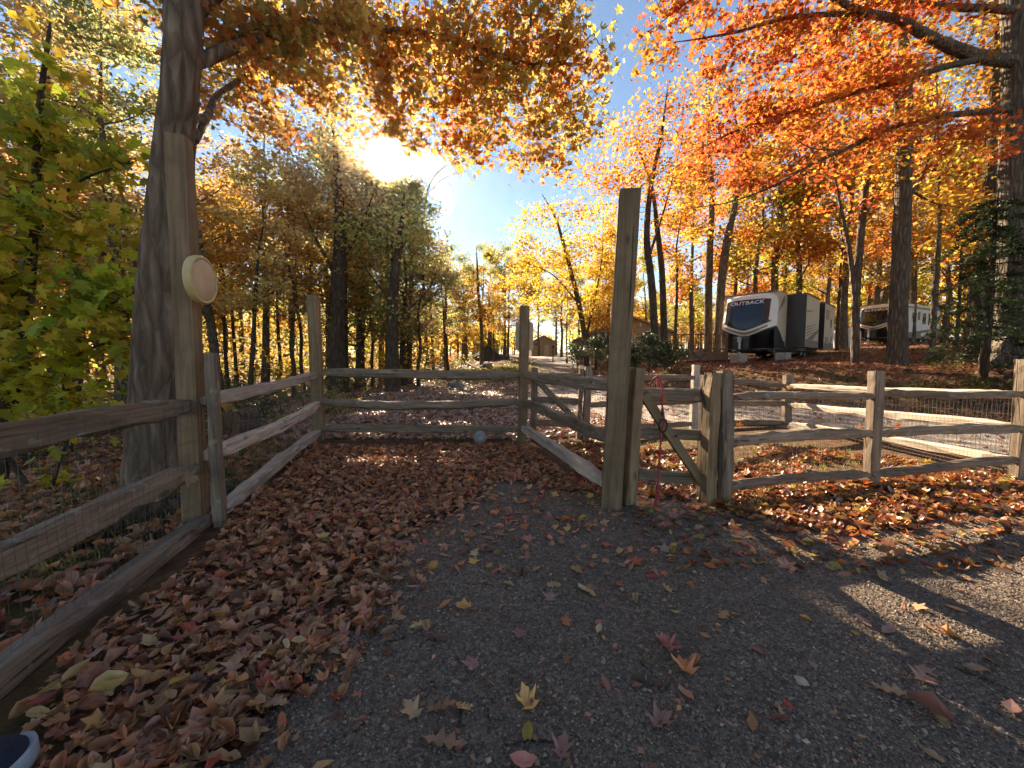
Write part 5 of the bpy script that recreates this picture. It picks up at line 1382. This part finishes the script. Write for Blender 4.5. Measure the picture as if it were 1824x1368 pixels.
# ---- trunks around the campers
def own(label, base, tops, d, r0, blobs, pal, seed, per=24, size=0.17, spread=0.28, lim=(), tm='quad', bark='bark_grey', name='oak_tree', cut=None):
    b0 = P(base[0], base[1], d); b0[2] = float(hz(b0[0], b0[1]))
    pts = [b0 - [0, 0, 0.3], b0 + [0, 0, 0.15]] + [P(x, y, d) for x, y in tops]
    rr = [r0 * 1.5, r0 * 1.25] + list(r0 * (1 - np.linspace(0, 1, len(tops)) ** 1.6) + 0.012)
    return make_tree(name, label, b0, pts, rr, [([P(*q) for q in l], np.linspace(a, 0.008, len(l))) for l, a in lim], blobs, per, size, spread, pal, tm, seed, bark, 'leaf', 14, cut=dapple)
own('straight thick grey trunk standing between the two campers', (1597, 642), [(1600, 560), (1607, 400), (1612, 240), (1610, 90), (1590, -60), (1600, -260)], 13.0, 0.235,
    [bl_(1610, 300, 13.2, 100, 45, 1.4, 30), bl_(1500, 90, 13.0, 120, 70, 1.6, 40), bl_(1660, 30, 13.5, 120, 80, 1.6, 36), bl_(1690, 380, 13.6, 80, 50, 1.2, 26), bl_(1560, 200, 13.0, 70, 60, 1.2, 22), bl_(1600, -120, 13, 200, 80, 2.2, 50)], GOLD, 201,
    lim=[([(1612, 240, 13), (1590, 150, 12.8), (1560, 80, 12.6), (1530, 20, 12.6)], 0.13), ([(1608, 360, 13), (1640, 320, 13.3), (1660, 260, 13.5), (1690, 150, 13.6)], 0.08), ([(1610, 330, 13), (1660, 360, 13.4), (1710, 370, 13.6)], 0.05)])
own('slim dark trunk just right of the large camper, forking low', (1524, 636), [(1524, 540), (1535, 400), (1547, 280), (1550, 150), (1548, -20)], 14.0, 0.11,
    [bl_(1500, 330, 14.2, 90, 60, 1.5, 26), bl_(1560, 430, 14.5, 60, 40, 1.0, 10), bl_(1520, 180, 14, 100, 60, 1.5, 28)], REDOR, 202,
    lim=[([(1525, 560, 14), (1512, 440, 14.1), (1490, 330, 14.3), (1480, 240, 14.4)], 0.10), ([(1535, 400, 14), (1565, 330, 14.4), (1590, 280, 14.6)], 0.06)])
own('thin leaning trunk right of the thick grey trunk', (1660, 638), [(1664, 540), (1673, 400), (1672, 300), (1668, 120)], 14.5, 0.075, [bl_(1680, 300, 14.6, 80, 60, 1.2, 24), bl_(1670, 150, 14.6, 80, 60, 1.2, 24), bl_(1720, 420, 14.8, 60, 40, 0.9, 10)], GOLD, 203)
own('rough dark trunk left of the right edge tree, under the hemlock boughs', (1742, 634), [(1745, 560), (1755, 420), (1768, 260), (1775, 60), (1772, -120)], 15.0, 0.21, [bl_(1740, 430, 15.2, 70, 50, 1.4, 22), bl_(1760, 330, 15, 80, 50, 1.4, 28), bl_(1770, 120, 15, 90, 90, 1.6, 30)], ORANGE, 204, bark='bark_dark')
own('pale leaning trunk behind the small camper', (1562, 600), [(1572, 540), (1592, 470), (1610, 380), (1630, 250), (1640, 120)], 36.0, 0.30, [bl_(1630, 200, 36, 90, 70, 2.2, 34), bl_(1600, 330, 36, 80, 50, 2.0, 20), bl_(1660, 330, 37, 80, 60, 2.0, 20)], ORANGE, 205, size=0.3, spread=0.6)
own('tall trunk left of the large camper, leaning right towards the top', (1278, 605), [(1284, 520), (1295, 430), (1312, 350), (1318, 270), (1300, 150)], 25.0, 0.24, [bl_(1320, 180, 25, 80, 80, 2.4, 46), bl_(1280, 320, 25, 70, 50, 2.0, 26), bl_(1350, 390, 25, 70, 45, 1.8, 26), bl_(1370, 460, 25, 60, 40, 1.8, 20)], YELLOW, 206, size=0.22, spread=0.42)
own('tall straight trunk beside the deck with yellow green leaves', (1262, 606), [(1262, 520), (1265, 430), (1268, 340), (1262, 240), (1265, 160)], 26.0, 0.22, [bl_(1250, 200, 26, 70, 70, 2.4, 40), bl_(1300, 440, 26, 50, 40, 1.6, 14), bl_(1240, 300, 26, 60, 50, 2.0, 26)], REDOR, 207, size=0.22, spread=0.42)
own('curving dark trunk just right of the tallest fence post', (1170, 610), [(1160, 500), (1152, 430), (1158, 340), (1178, 240), (1190, 150)], 20.0, 0.17, [bl_(1200, 230, 20, 80, 70, 1.8, 46), bl_(1140, 320, 20, 80, 50, 1.8, 34), bl_(1190, 380, 20, 60, 40, 1.4, 20)], REDOR, 208, size=0.19, spread=0.36, bark='bark_dark',
    lim=[([(1155, 460, 20), (1175, 400, 20), (1195, 330, 20.4), (1215, 250, 20.6)], 0.08)])
own('straight dark trunk right of the tallest fence post with red orange leaves', (1184, 612), [(1180, 500), (1172, 420), (1160, 330), (1130, 250)], 21.0, 0.15, [bl_(1100, 290, 21, 70, 50, 1.8, 36), bl_(1150, 240, 21, 70, 50, 1.8, 30), bl_(1080, 350, 21, 70, 40, 1.6, 26)], REDOR, 209, size=0.19, spread=0.36, bark='bark_dark')
own('spreading orange tree at the bend of the road, behind the back right post', (1046, 645), [(1040, 590), (1026, 520), (1008, 450), (990, 390), (965, 345)], 26.0, 0.17, [bl_(1000, 420, 26, 90, 55, 2.2, 90), bl_(960, 480, 26, 80, 45, 2.0, 70), bl_(1050, 470, 26, 70, 60, 2.0, 64), bl_(930, 530, 25.6, 60, 35, 1.6, 36), bl_(1010, 540, 26, 80, 30, 1.8, 40), bl_(1060, 400, 26.4, 60, 45, 1.8, 36)], GOLD, 210, size=0.2, spread=0.4, bark='bark_dark',
    lim=[([(1042, 610, 26), (1060, 530, 26), (1072, 460, 26.2), (1075, 380, 26.4)], 0.09), ([(1030, 540, 26), (985, 490, 25.7), (940, 470, 25.5)], 0.07)], name='maple_tree')
own('small yellow tree left of the road with drooping gold leaves', (858, 640), [(858, 590), (852, 520), (850, 470), (848, 440)], 34.0, 0.14, [bl_(850, 520, 34, 45, 45, 2.2, 44), bl_(880, 560, 33, 35, 30, 1.8, 22), bl_(840, 580, 34, 25, 25, 1.4, 12)], GOLD, 211, size=0.26, spread=0.45)
own('short dark trunk on the leafy field beyond the back fence', (698, 692), [(698, 600), (700, 520), (712, 430), (720, 340)], 16.5, 0.24, [bl_(700, 400, 16.8, 80, 70, 2.0, 46), bl_(640, 460, 17, 60, 50, 1.6, 24), bl_(760, 450, 17, 50, 50, 1.6, 22), bl_(700, 560, 17, 60, 25, 1.2, 12)], OLIVE, 212, size=0.17, spread=0.36, bark='bark_dark',
    lim=[([(698, 600, 16.5), (720, 560, 16.8), (760, 520, 17), (780, 480, 17)], 0.06), ([(700, 540, 16.5), (660, 490, 16.8), (630, 440, 17)], 0.06)])
own('thick dark trunk just right of the back left tall post', (598, 655), [(600, 590), (604, 500), (606, 400), (600, 300), (590, 200)], 17.0, 0.33, [bl_(590, 260, 17, 90, 70, 2.2, 56), bl_(560, 360, 17, 80, 60, 2.0, 34), bl_(650, 330, 17, 70, 60, 2.0, 40), bl_(540, 460, 17, 70, 45, 1.6, 16)], BROWN, 213, size=0.17, spread=0.36, bark='bark_dark',
    lim=[([(604, 470, 17), (640, 410, 17.2), (670, 330, 17.4)], 0.12), ([(604, 500, 17), (560, 420, 17), (530, 350, 17)], 0.10)])
own('bare topped tree with fine twigs near the sun', (772, 640), [(768, 560), (764, 450), (756, 370), (770, 320), (800, 290)], 30.0, 0.09, [bl_(790, 310, 30, 50, 35, 2.0, 26), bl_(740, 300, 30, 30, 40, 1.6, 22)], BROWN, 214, per=0.4, size=0.16, spread=0.3, bark='bark_grey', lim=[([(756, 370, 30), (740, 320, 30), (728, 280, 30)], 0.035), ([(758, 350, 30), (790, 318, 30), (838, 304, 30)], 0.03)])

# ---- hemlock at the right edge
hb_ = P(1752, 640, 9.3); hb_[2] = float(hz(hb_[0], hb_[1]))
rng = np.random.default_rng(55)
ht = thing('hemlock_tree', 'dark green hemlock boughs in front of the right edge trunks', 'tree', tuple(hb_))
wood = MB(); ndl = MB(); tips = []
wood.tube([(0, 0, -0.3), (0.05, 0, 1.5), (0.1, 0.05, 3.0), (0.12, 0.05, 4.6)], [0.09, 0.075, 0.05, 0.012], 9)
for k in range(46):
    z = 0.5 + 3.9 * (k / 46) ** 0.9; a = 2.399 * k + rng.normal(0, 0.4); Lb = (1.3 * (1 - (z / 5.2) ** 1.6) + 0.25) * rng.uniform(0.6, 1.25)
    d = np.array([math.cos(a), math.sin(a), 0])
    t_ = np.linspace(0, 1, 8)
    pth = np.stack([0.08 + d[0] * Lb * t_, d[1] * Lb * t_, z + rng.uniform(-0.1, 0.3) * Lb * t_ - rng.uniform(0.3, 0.7) * Lb * t_ ** 2], 1)
    wood.tube(pth, np.linspace(0.014, 0.003, 8), 4, False)
    for _ in range(16):
        tt = rng.uniform(0.05, 1); b0 = np.array([np.interp(tt, t_, pth[:, i]) for i in range(3)])
        sd = np.cross(d, [0, 0, 1]) * rng.choice([-1, 1]) + d * 0.8; sd = unit(sd); l2 = rng.uniform(0.14, 0.36)
        n_ = 22; q = rng.random((n_, 1)); tips.append(b0 + sd * q * l2 + np.array([0, 0, -0.25]) * q * q * l2 + rng.normal(0, 0.035, (n_, 3)))
tips = np.concatenate(tips)
add_leaves(ndl, tips, rng.uniform(0.045, 0.085, len(tips)), palette(len(tips), [((0.05, 0.09, 0.03), 5), ((0.08, 0.11, 0.04), 3), ((0.10, 0.10, 0.05), 2)], rng), 'quad', 0.6, 1.0, rng)
wood.build('trunk', M['bark_dark'], ht, True); ndl.build('crown', M['needle'], ht)

# ---- shrubs
def shrub(name, label, base, blobs, per, size, spread, pal, seed, stems=7, tm='oval', mat='leaf', cat='shrub'):
    rng = np.random.default_rng(seed); base = np.array(base, float)
    lim = []
    for c, r, n in blobs:
        for _ in range(stems):
            e = np.array(c) + rng.normal(0, 0.5, 3) * np.array(r); s = np.array([c[0] + rng.normal(0, 0.25) * r[0], c[1] + rng.normal(0, 0.25) * r[1], 0]); s[2] = float(hz(s[0], s[1])) - 0.05
            lim.append(([s, (s + e) / 2 + rng.normal(0, 0.05, 3), e], [0.018, 0.013, 0.005]))
    t0, l0_ = lim[0], lim[1:]
    return make_tree(name, label, base, t0[0], t0[1], l0_, blobs, per, size, spread, pal, tm, seed, 'bark_dark', mat, 5, cat=cat, droop=0.2, jitter=0.0)
RHODO = [((0.045, 0.07, 0.03), 5), ((0.07, 0.09, 0.04), 4), ((0.12, 0.13, 0.07), 2)]
rb_ = P(1165, 648, 17.0); rb_[2] = float(hz(rb_[0], rb_[1]))
shrub('rhododendron', 'dense dark green rhododendron left of the deck', rb_, [bl_(1150, 622, 17, 36, 28, 0.8, 60), bl_(1190, 628, 17.2, 32, 22, 0.8, 40), bl_(1120, 640, 17, 22, 16, 0.6, 16)], 34, 0.13, 0.14, RHODO, 301, mat='needle')
rb_ = P(1062, 640, 21.0); rb_[2] = float(hz(rb_[0], rb_[1]))
shrub('rhododendron', 'smaller dark shrub under the orange tree by the house', rb_, [bl_(1065, 618, 21, 24, 22, 0.8, 40), bl_(1030, 624, 22, 20, 16, 0.7, 24), bl_(1095, 614, 24, 20, 20, 0.8, 30)], 26, 0.14, 0.15, RHODO, 302, mat='needle')
LOW = [((0.20, 0.19, 0.05), 5), ((0.30, 0.25, 0.07), 4), ((0.14, 0.15, 0.045), 3), ((0.36, 0.22, 0.06), 2)]
for k, (px, py, d, rx, lab) in enumerate(((1640, 676, 9.6, 34, 'low yellow green bush on the bank above the bright rail'), (1710, 672, 9.4, 40, 'wide low bush on the bank below the hemlock'), (1775, 690, 8.8, 36, 'olive bush on the bank near the right edge'), (1690, 648, 11.0, 40, 'thin low bush behind the wide one on the bank'), (1120, 652, 16.4, 24, 'straggly pale bush at the foot of the rhododendron'), (1200, 655, 16.2, 26, 'pale low bush in front of the deck'))):
    c = P(px, py, d); c[2] = float(hz(c[0], c[1]))
    shrub('low_bush', lab, c, [(c + [0, 0, 0.16], (rx * d / FPX, 0.5, 0.2), 30)], 12, 0.07, 0.08, LOW, 310 + k, 4)
for k, (x, y, h, lab, pal) in enumerate(((-5.2, 7.2, 0.9, 'young fir like bush left of the back left post', RHODO), (-6.4, 8.6, 1.1, 'dark bush behind the left fence rails', RHODO), (-4.6, 9.4, 0.7, 'small olive bush beyond the back left corner', OLIVE), (-7.8, 6.4, 1.2, 'leafy brush behind the big maple trunk', OLIVE), (-5.0, 5.6, 0.5, 'low leafy sprouts behind the pale left rails', LOW))):
    c = ground(x, y)
    shrub('forest_shrub', lab, c, [(c + [0, 0, h * 0.55], (h * 0.8, h * 0.7, h * 0.5), 46)], 16, 0.08, 0.11, pal, 330 + k, 6)

# ---- woodland trees that repeat: one of each kind, then copies
GW = 'woodland trees beyond the fences'
kinds = {
    'gold': forest_tree('woodland_tree', 'x', 15, 0.19, 0.25, 3.0, GOLD, 401, group=GW),
    'orange': forest_tree('woodland_tree', 'x', 15, 0.20, 0.28, 3.0, ORANGE, 402, group=GW),
    'yellow': forest_tree('woodland_tree', 'x', 14, 0.18, 0.22, 2.9, YELLOW, 403, group=GW),
    'olive': forest_tree('woodland_tree', 'x', 16, 0.22, 0.22, 3.1, MASS, 404, n=108, group=GW),
    'brown': forest_tree('woodland_tree', 'x', 17, 0.22, 0.30, 3.0, BROWN, 405, n=105, group=GW),
    'red': forest_tree('woodland_tree', 'x', 14, 0.18, 0.25, 2.8, REDOR, 406, group=GW),
    'pole': forest_tree('woodland_tree', 'x', 13, 0.10, 0.35, 1.8, GOLD, 407, n=80, per=34, group=GW, bark='bark_dark'),
    'poleb': forest_tree('woodland_tree', 'x', 14, 0.11, 0.30, 1.9, BROWN, 408, n=90, per=34, group=GW, bark='bark_dark'),
    'dense': forest_tree('woodland_tree', 'x', 16, 0.24, 0.16, 3.6, MASS, 409, n=190, per=44, group=GW, bark='bark_dark'),
}
ANCH = [(40, 'at the left edge'), (120, 'behind the green maple'), (190, 'right of the green maple'), (300, 'close left of the big maple trunk'), (400, 'close right of the round plaque'), (450, 'over the pale left rails'), (500, 'between the plaque and the back left post'), (560, 'close left of the back left post'), (612, 'behind the back left post'), (662, 'left of the low sun'), (712, 'under the low sun'), (762, 'close right of the low sun'), (818, 'left of the open patch of sky'), (850, 'left of the soil mound'), (890, 'behind the soil mound'), (945, 'behind the back right tall post'), (985, 'behind the small shed'), (1040, 'right of the small shed'), (1100, 'behind the house wing'), (1145, 'behind the tallest post'), (1202, 'behind the tan house'), (1255, 'behind the deck'), (1320, 'left of the large camper'), (1395, 'over the windshield of the large camper'), (1450, 'over the first slide out'), (1510, 'over the rear of the large camper'), (1570, 'in the gap between the campers'), (1640, 'behind the thick grey trunk'), (1700, 'over the small camper'), (1770, 'behind the hemlock'), (3000, 'at the right edge')]
def where(px, d):
    a = next(t for x, t in ANCH if px < x)
    return ('nearer ' if d < 19 else 'mid distance ' if d < 27 else 'farther ' if d < 38 else 'distant '), a
LOOK = {'gold': 'gold leaved woodland tree', 'orange': 'orange leaved woodland tree', 'yellow': 'yellow green woodland tree', 'olive': 'olive leaved woodland tree', 'brown': 'brown leaved woodland tree', 'red': 'red orange woodland tree', 'pole': 'thin gold leaved pole tree', 'poleb': 'thin brown leaved pole tree', 'dense': 'broad dense dark olive tree'}
used = set(); seen_labels = {}
def put_tree(kind, px, d, top, zone, sc=None):
    """Stand a woodland tree in direction px at distance d with its top near photo row `top`."""
    p = P(px, 640, d); z = float(hz(p[0], p[1]))
    H = {'gold': 15, 'orange': 15, 'yellow': 14, 'olive': 16, 'brown': 17, 'red': 14, 'pole': 13, 'poleb': 14, 'dense': 16}[kind]
    want = P(px, top, d)[2] - z
    sz = want / H / 1.05; sx_ = sc or max(0.75, min(1.3, sz * rng.uniform(0.9, 1.15)))
    w_ = where(px, d)
    lab = w_[0] + LOOK[kind] + ' ' + w_[1]
    seen_labels[lab] = seen_labels.get(lab, 0) + 1
    lab += ['', ', a little deeper', ', third and narrowest', ', fourth'][min(3, seen_labels[lab] - 1)]
    loc = (p[0], p[1], z); rz = rng.uniform(0, 6.28)
    if kind not in used:
        used.add(kind); r = kinds[kind]; r.location = loc; r.rotation_euler = (0, 0, rz); r.scale = (sx_, sx_, sz); r['label'] = lab; r['group'] = GW + ', ' + zone
    else:
        copy_tree(kinds[kind], loc, rz, (sx_, sz), lab, GW + ', ' + zone)
# left of the big trunk and behind it
for k, px, d, top in (('brown', 30, 11, -60), ('olive', 130, 14, 20), ('olive', 215, 12, -20), ('yellow', 60, 17, 150), ('gold', 180, 19, 180), ('brown', 250, 18, 60), ('pole', 90, 15, 200), ('poleb', 20, 13, 120), ('pole', 230, 22, 250), ('gold', -60, 15, 50), ('orange', 110, 24, 260), ('yellow', 20, 24, 260), ('gold', 200, 27, 300), ('pole', 155, 20, 250),
                      ('brown', 390, 15, 190), ('brown', 470, 18, 200), ('poleb', 440, 14, 240), ('pole', 420, 20, 300), ('gold', 400, 24, 320), ('pole', 500, 22, 320), ('gold', 520, 26, 330), ('pole', 455, 27, 340), ('poleb', 540, 19, 270), ('yellow', 350, 24, 300), ('olive', 430, 28, 300), ('pole', 380, 21, 330), ('poleb', 520, 16, 300), ('pole', 405, 17, 350)):
    put_tree(k, px, d, top, 'left')
for k, px, d, top, *sc_ in (('dense', 640, 20, 305, 0.95), ('dense', 728, 22, 325, 0.75), ('olive', 690, 24, 318), ('olive', 585, 23, 220), ('brown', 640, 26, 290), ('dense', 726, 25, 335, 0.68), ('dense', 716, 20, 335, 0.68), ('olive', 705, 19, 330, 0.7), ('olive', 795, 31, 428, 0.7), ('poleb', 560, 21, 280), ('pole', 620, 18, 330), ('poleb', 665, 21, 320), ('brown', 720, 29, 335), ('yellow', 560, 30, 330), ('olive', 760, 34, 400), ('poleb', 745, 19, 400), ('pole', 650, 30, 380), ('dense', 680, 31, 330), ('olive', 825, 38, 450), ('yellow', 790, 36, 450), ('poleb', 800, 26, 460), ('dense', 600, 29, 270)):
    put_tree(k, px, d, top, 'mid', *sc_)
for k, px, d, top in (('gold', 830, 44, 470), ('yellow', 870, 52, 440), ('olive', 900, 58, 430), ('gold', 905, 46, 455), ('orange', 935, 40, 450), ('yellow', 960, 55, 470), ('gold', 1000, 50, 450), ('olive', 860, 64, 430), ('olive', 990, 66, 470), ('brown', 930, 68, 440), ('pole', 880, 40, 500), ('yellow', 1030, 60, 470), ('pole', 1010, 38, 480), ('pole', 1062, 30, 470), ('gold', 1085, 28, 450), ('pole', 1098, 25, 480)):
    put_tree(k, px, d, top, 'road')
for k, px, d, top in (('orange', 1080, 34, 400), ('gold', 1110, 42, 430), ('yellow', 1150, 45, 440), ('olive', 1205, 50, 480), ('yellow', 1230, 46, 500), ('red', 1300, 34, 300), ('yellow', 1340, 29, 250), ('gold', 1390, 31, 330), ('red', 1330, 40, 420), ('orange', 1420, 28, 180), ('red', 1230, 31, 260), ('pole', 1200, 26, 300), ('yellow', 1470, 34, 250), ('gold', 1440, 38, 380), ('orange', 1500, 27, 120), ('gold', 1560, 33, 230), ('orange', 1620, 30, 160), ('gold', 1680, 32, 260), ('yellow', 1600, 42, 380), ('gold', 1720, 24, 200), ('orange', 1760, 20, 90), ('gold', 1800, 27, 240), ('red', 1540, 40, 330), ('orange', 1660, 44, 380), ('gold', 1860, 22, 150), ('pole', 1490, 25, 300), ('poleb', 1580, 21, 260), ('pole', 1700, 19, 280), ('orange', 1370, 28, 160), ('gold', 1460, 46, 420), ('olive', 1780, 40, 380), ('red', 1400, 44, 420)):
    put_tree(k, px, d, top, 'right')

# gaps in the woodland crowns where the sun reaches the floor: those crowns get a mesh of their own
bpy.context.view_layer.update()
for o in [o for o in COL.objects if o.name.startswith('crown') and o.parent is not None and o.parent.name.startswith('woodland_tree')]:
    if o.parent.location.y > 45 or o.parent.location.x > 3: continue
    me = o.data; nv = len(me.vertices); co = np.zeros(nv * 3, np.float32); me.vertices.foreach_get('co', co)
    co = co.reshape(-1, 4, 3); mw = np.array(o.matrix_world)
    wc = co.mean(1) @ mw[:3, :3].T + mw[:3, 3]
    k = dapple(wc)
    if k.all(): continue
    cl = np.zeros(nv * 4, np.float32); me.color_attributes['Col'].data.foreach_get('color', cl); cl = cl.reshape(-1, 4, 4)[:, :, :3]
    mb = MB(); m = int(k.sum())
    mb.add(co[k].reshape(-1, 3), (TMPL['quad'][1][None] + (np.arange(m) * 4)[:, None, None]).reshape(-1, 3), cl[k].reshape(-1, 3))
    o.data = mb.mesh('crown', M['leaf'])

# far wood behind everything: one mass
mb = MB(); tw = MB(); rng = np.random.default_rng(66)
n = 420
ang = rng.uniform(-1.08, 1.12, n); rr = rng.uniform(58, 120, n); tx_, ty_ = rr * np.sin(ang), rr * np.cos(ang)
k = ~((np.abs(ang - 0.06) < 0.11) & (rr < 95)); tx_, ty_ = tx_[k], ty_[k]
for x, y in zip(tx_, ty_):
    z = float(hz(x, y)); h = rng.uniform(8, 11.5)
    if abs(math.atan2(x, y)) < 0.12: h *= 0.75
    tw.tube([(x, y, z - 0.3), (x + rng.normal(0, 0.2), y, z + h * 0.5), (x + rng.normal(0, 0.4), y, z + h)], [0.2, 0.14, 0.03], 5, False)
    m = 240; u = unit(rng.standard_normal((m, 3))) * rng.random((m, 1)) ** 0.4 * np.array([2.8, 2.8, h * 0.46]) + np.array([x, y, z + h * 0.52])
    pal = (GOLD, YELLOW, OLIVE, BROWN, GOLD)[rng.integers(0, 5)]
    add_leaves(mb, u, rng.uniform(0.45, 0.85, m), palette(m, pal, rng), 'quad', 0.8, 1.0, rng)
far = mb.build('far_woodland', M['leaf'])
tag(far, 'distant autumn woodland closing the view behind the trees', 'woodland', kind='stuff')
tag(tw.build('far_trunks', M['bark_dark'], far, True), kind='stuff')

# young growth between the trunks, too tangled to tell apart
mb = MB(); rng = np.random.default_rng(68)
for _ in range(430):
    a_ = rng.uniform(-1.0, 1.1); r_ = rng.uniform(20, 62); x, y = r_ * math.sin(a_), r_ * math.cos(a_)
    if -0.16 < a_ < 0.42 and not (a_ > 0.2 and r_ > 45): continue
    if a_ >= 0.42 and r_ < 46: continue
    z = float(hz(x, y)); m = 130; h = rng.uniform(1.2, 4.5)
    u = unit(rng.standard_normal((m, 3))) * rng.random((m, 1)) ** 0.45 * np.array([1.5, 1.5, h * 0.55]) + np.array([x, y, z + h * 0.5])
    add_leaves(mb, u, rng.uniform(0.14, 0.3, m), palette(m, (GOLD, YELLOW, YELLOW, BROWN, GOLD, OLIVE)[rng.integers(0, 6)], rng), 'quad', 0.8, 1.0, rng)
tag(mb.build('saplings', M['leaf'], ground_obj), 'tangled gold and olive saplings between the trunks', kind='stuff')

# undergrowth on the floor of the wood
mb = MB(); rng = np.random.default_rng(67); n = 9000
x = rng.uniform(-30, -3.6, n); y = rng.uniform(5.5, 45, n); k = (x < -2.6 - 0.18 * y) | (y > 24); x, y = x[k], y[k]
add_leaves(mb, np.stack([x, y, hz(x, y) + 0.08 + rng.random(len(x)) ** 2 * 0.8], -1), rng.uniform(0.12, 0.3, len(x)), palette(len(x), [((0.18, 0.15, 0.05), 4), ((0.28, 0.19, 0.07), 4), ((0.10, 0.11, 0.04), 4), ((0.4, 0.26, 0.07), 2)], rng), 'tuft', 0.7, 1.0, rng)
tag(mb.build('undergrowth', M['leaf'], ground_obj), 'thin brushy undergrowth on the floor of the wood', kind='stuff')

# the sun itself, low above the trees
sd_ = 2400.0; sc_ = SUN_DIR * sd_; rr_ = sd_ * math.radians(0.9)
m_, nt, b, out = new_mat('sun_surface')
em = nt.nodes.new('ShaderNodeEmission'); em.inputs['Color'].default_value = (1.0, 0.93, 0.8, 1); em.inputs['Strength'].default_value = 40.0
ad = nt.nodes.new('ShaderNodeAddShader'); tp_ = nt.nodes.new('ShaderNodeBsdfTransparent')
nt.links.new(em.outputs[0], ad.inputs[0]); nt.links.new(tp_.outputs[0], ad.inputs[1])
nt.links.new(ad.outputs[0], out.inputs['Surface'])
mb = MB(); mb.lathe([(rr_ * math.sin(t), -rr_ * math.cos(t)) for t in np.linspace(0.03, math.pi - 0.03, 17)], 32, sc_)
tag(mb.build('sun_disc', m_, None, True), 'low bright sun above the trees', kind='structure')

# ------------------------------------------------------------------ added scattering volume that makes the glow around the sun
hm = bpy.data.materials.new('glow_haze'); hm.use_nodes = True
nt = hm.node_tree
for n_ in list(nt.nodes): nt.nodes.remove(n_)
ho = nt.nodes.new('ShaderNodeOutputMaterial'); hv = nt.nodes.new('ShaderNodeVolumePrincipled')
hv.inputs['Color'].default_value = (0.97, 0.97, 0.96, 1)
hv.inputs['Density'].default_value = 0.00011
hv.inputs['Anisotropy'].default_value = 0.9
nt.links.new(hv.outputs[0], ho.inputs['Volume'])
tag(MB().bbox((-150, -25, -3.2), (150, 140, 30)).build('glow_haze', hm), 'thin scattering air added for the glow around the sun', kind='stuff')
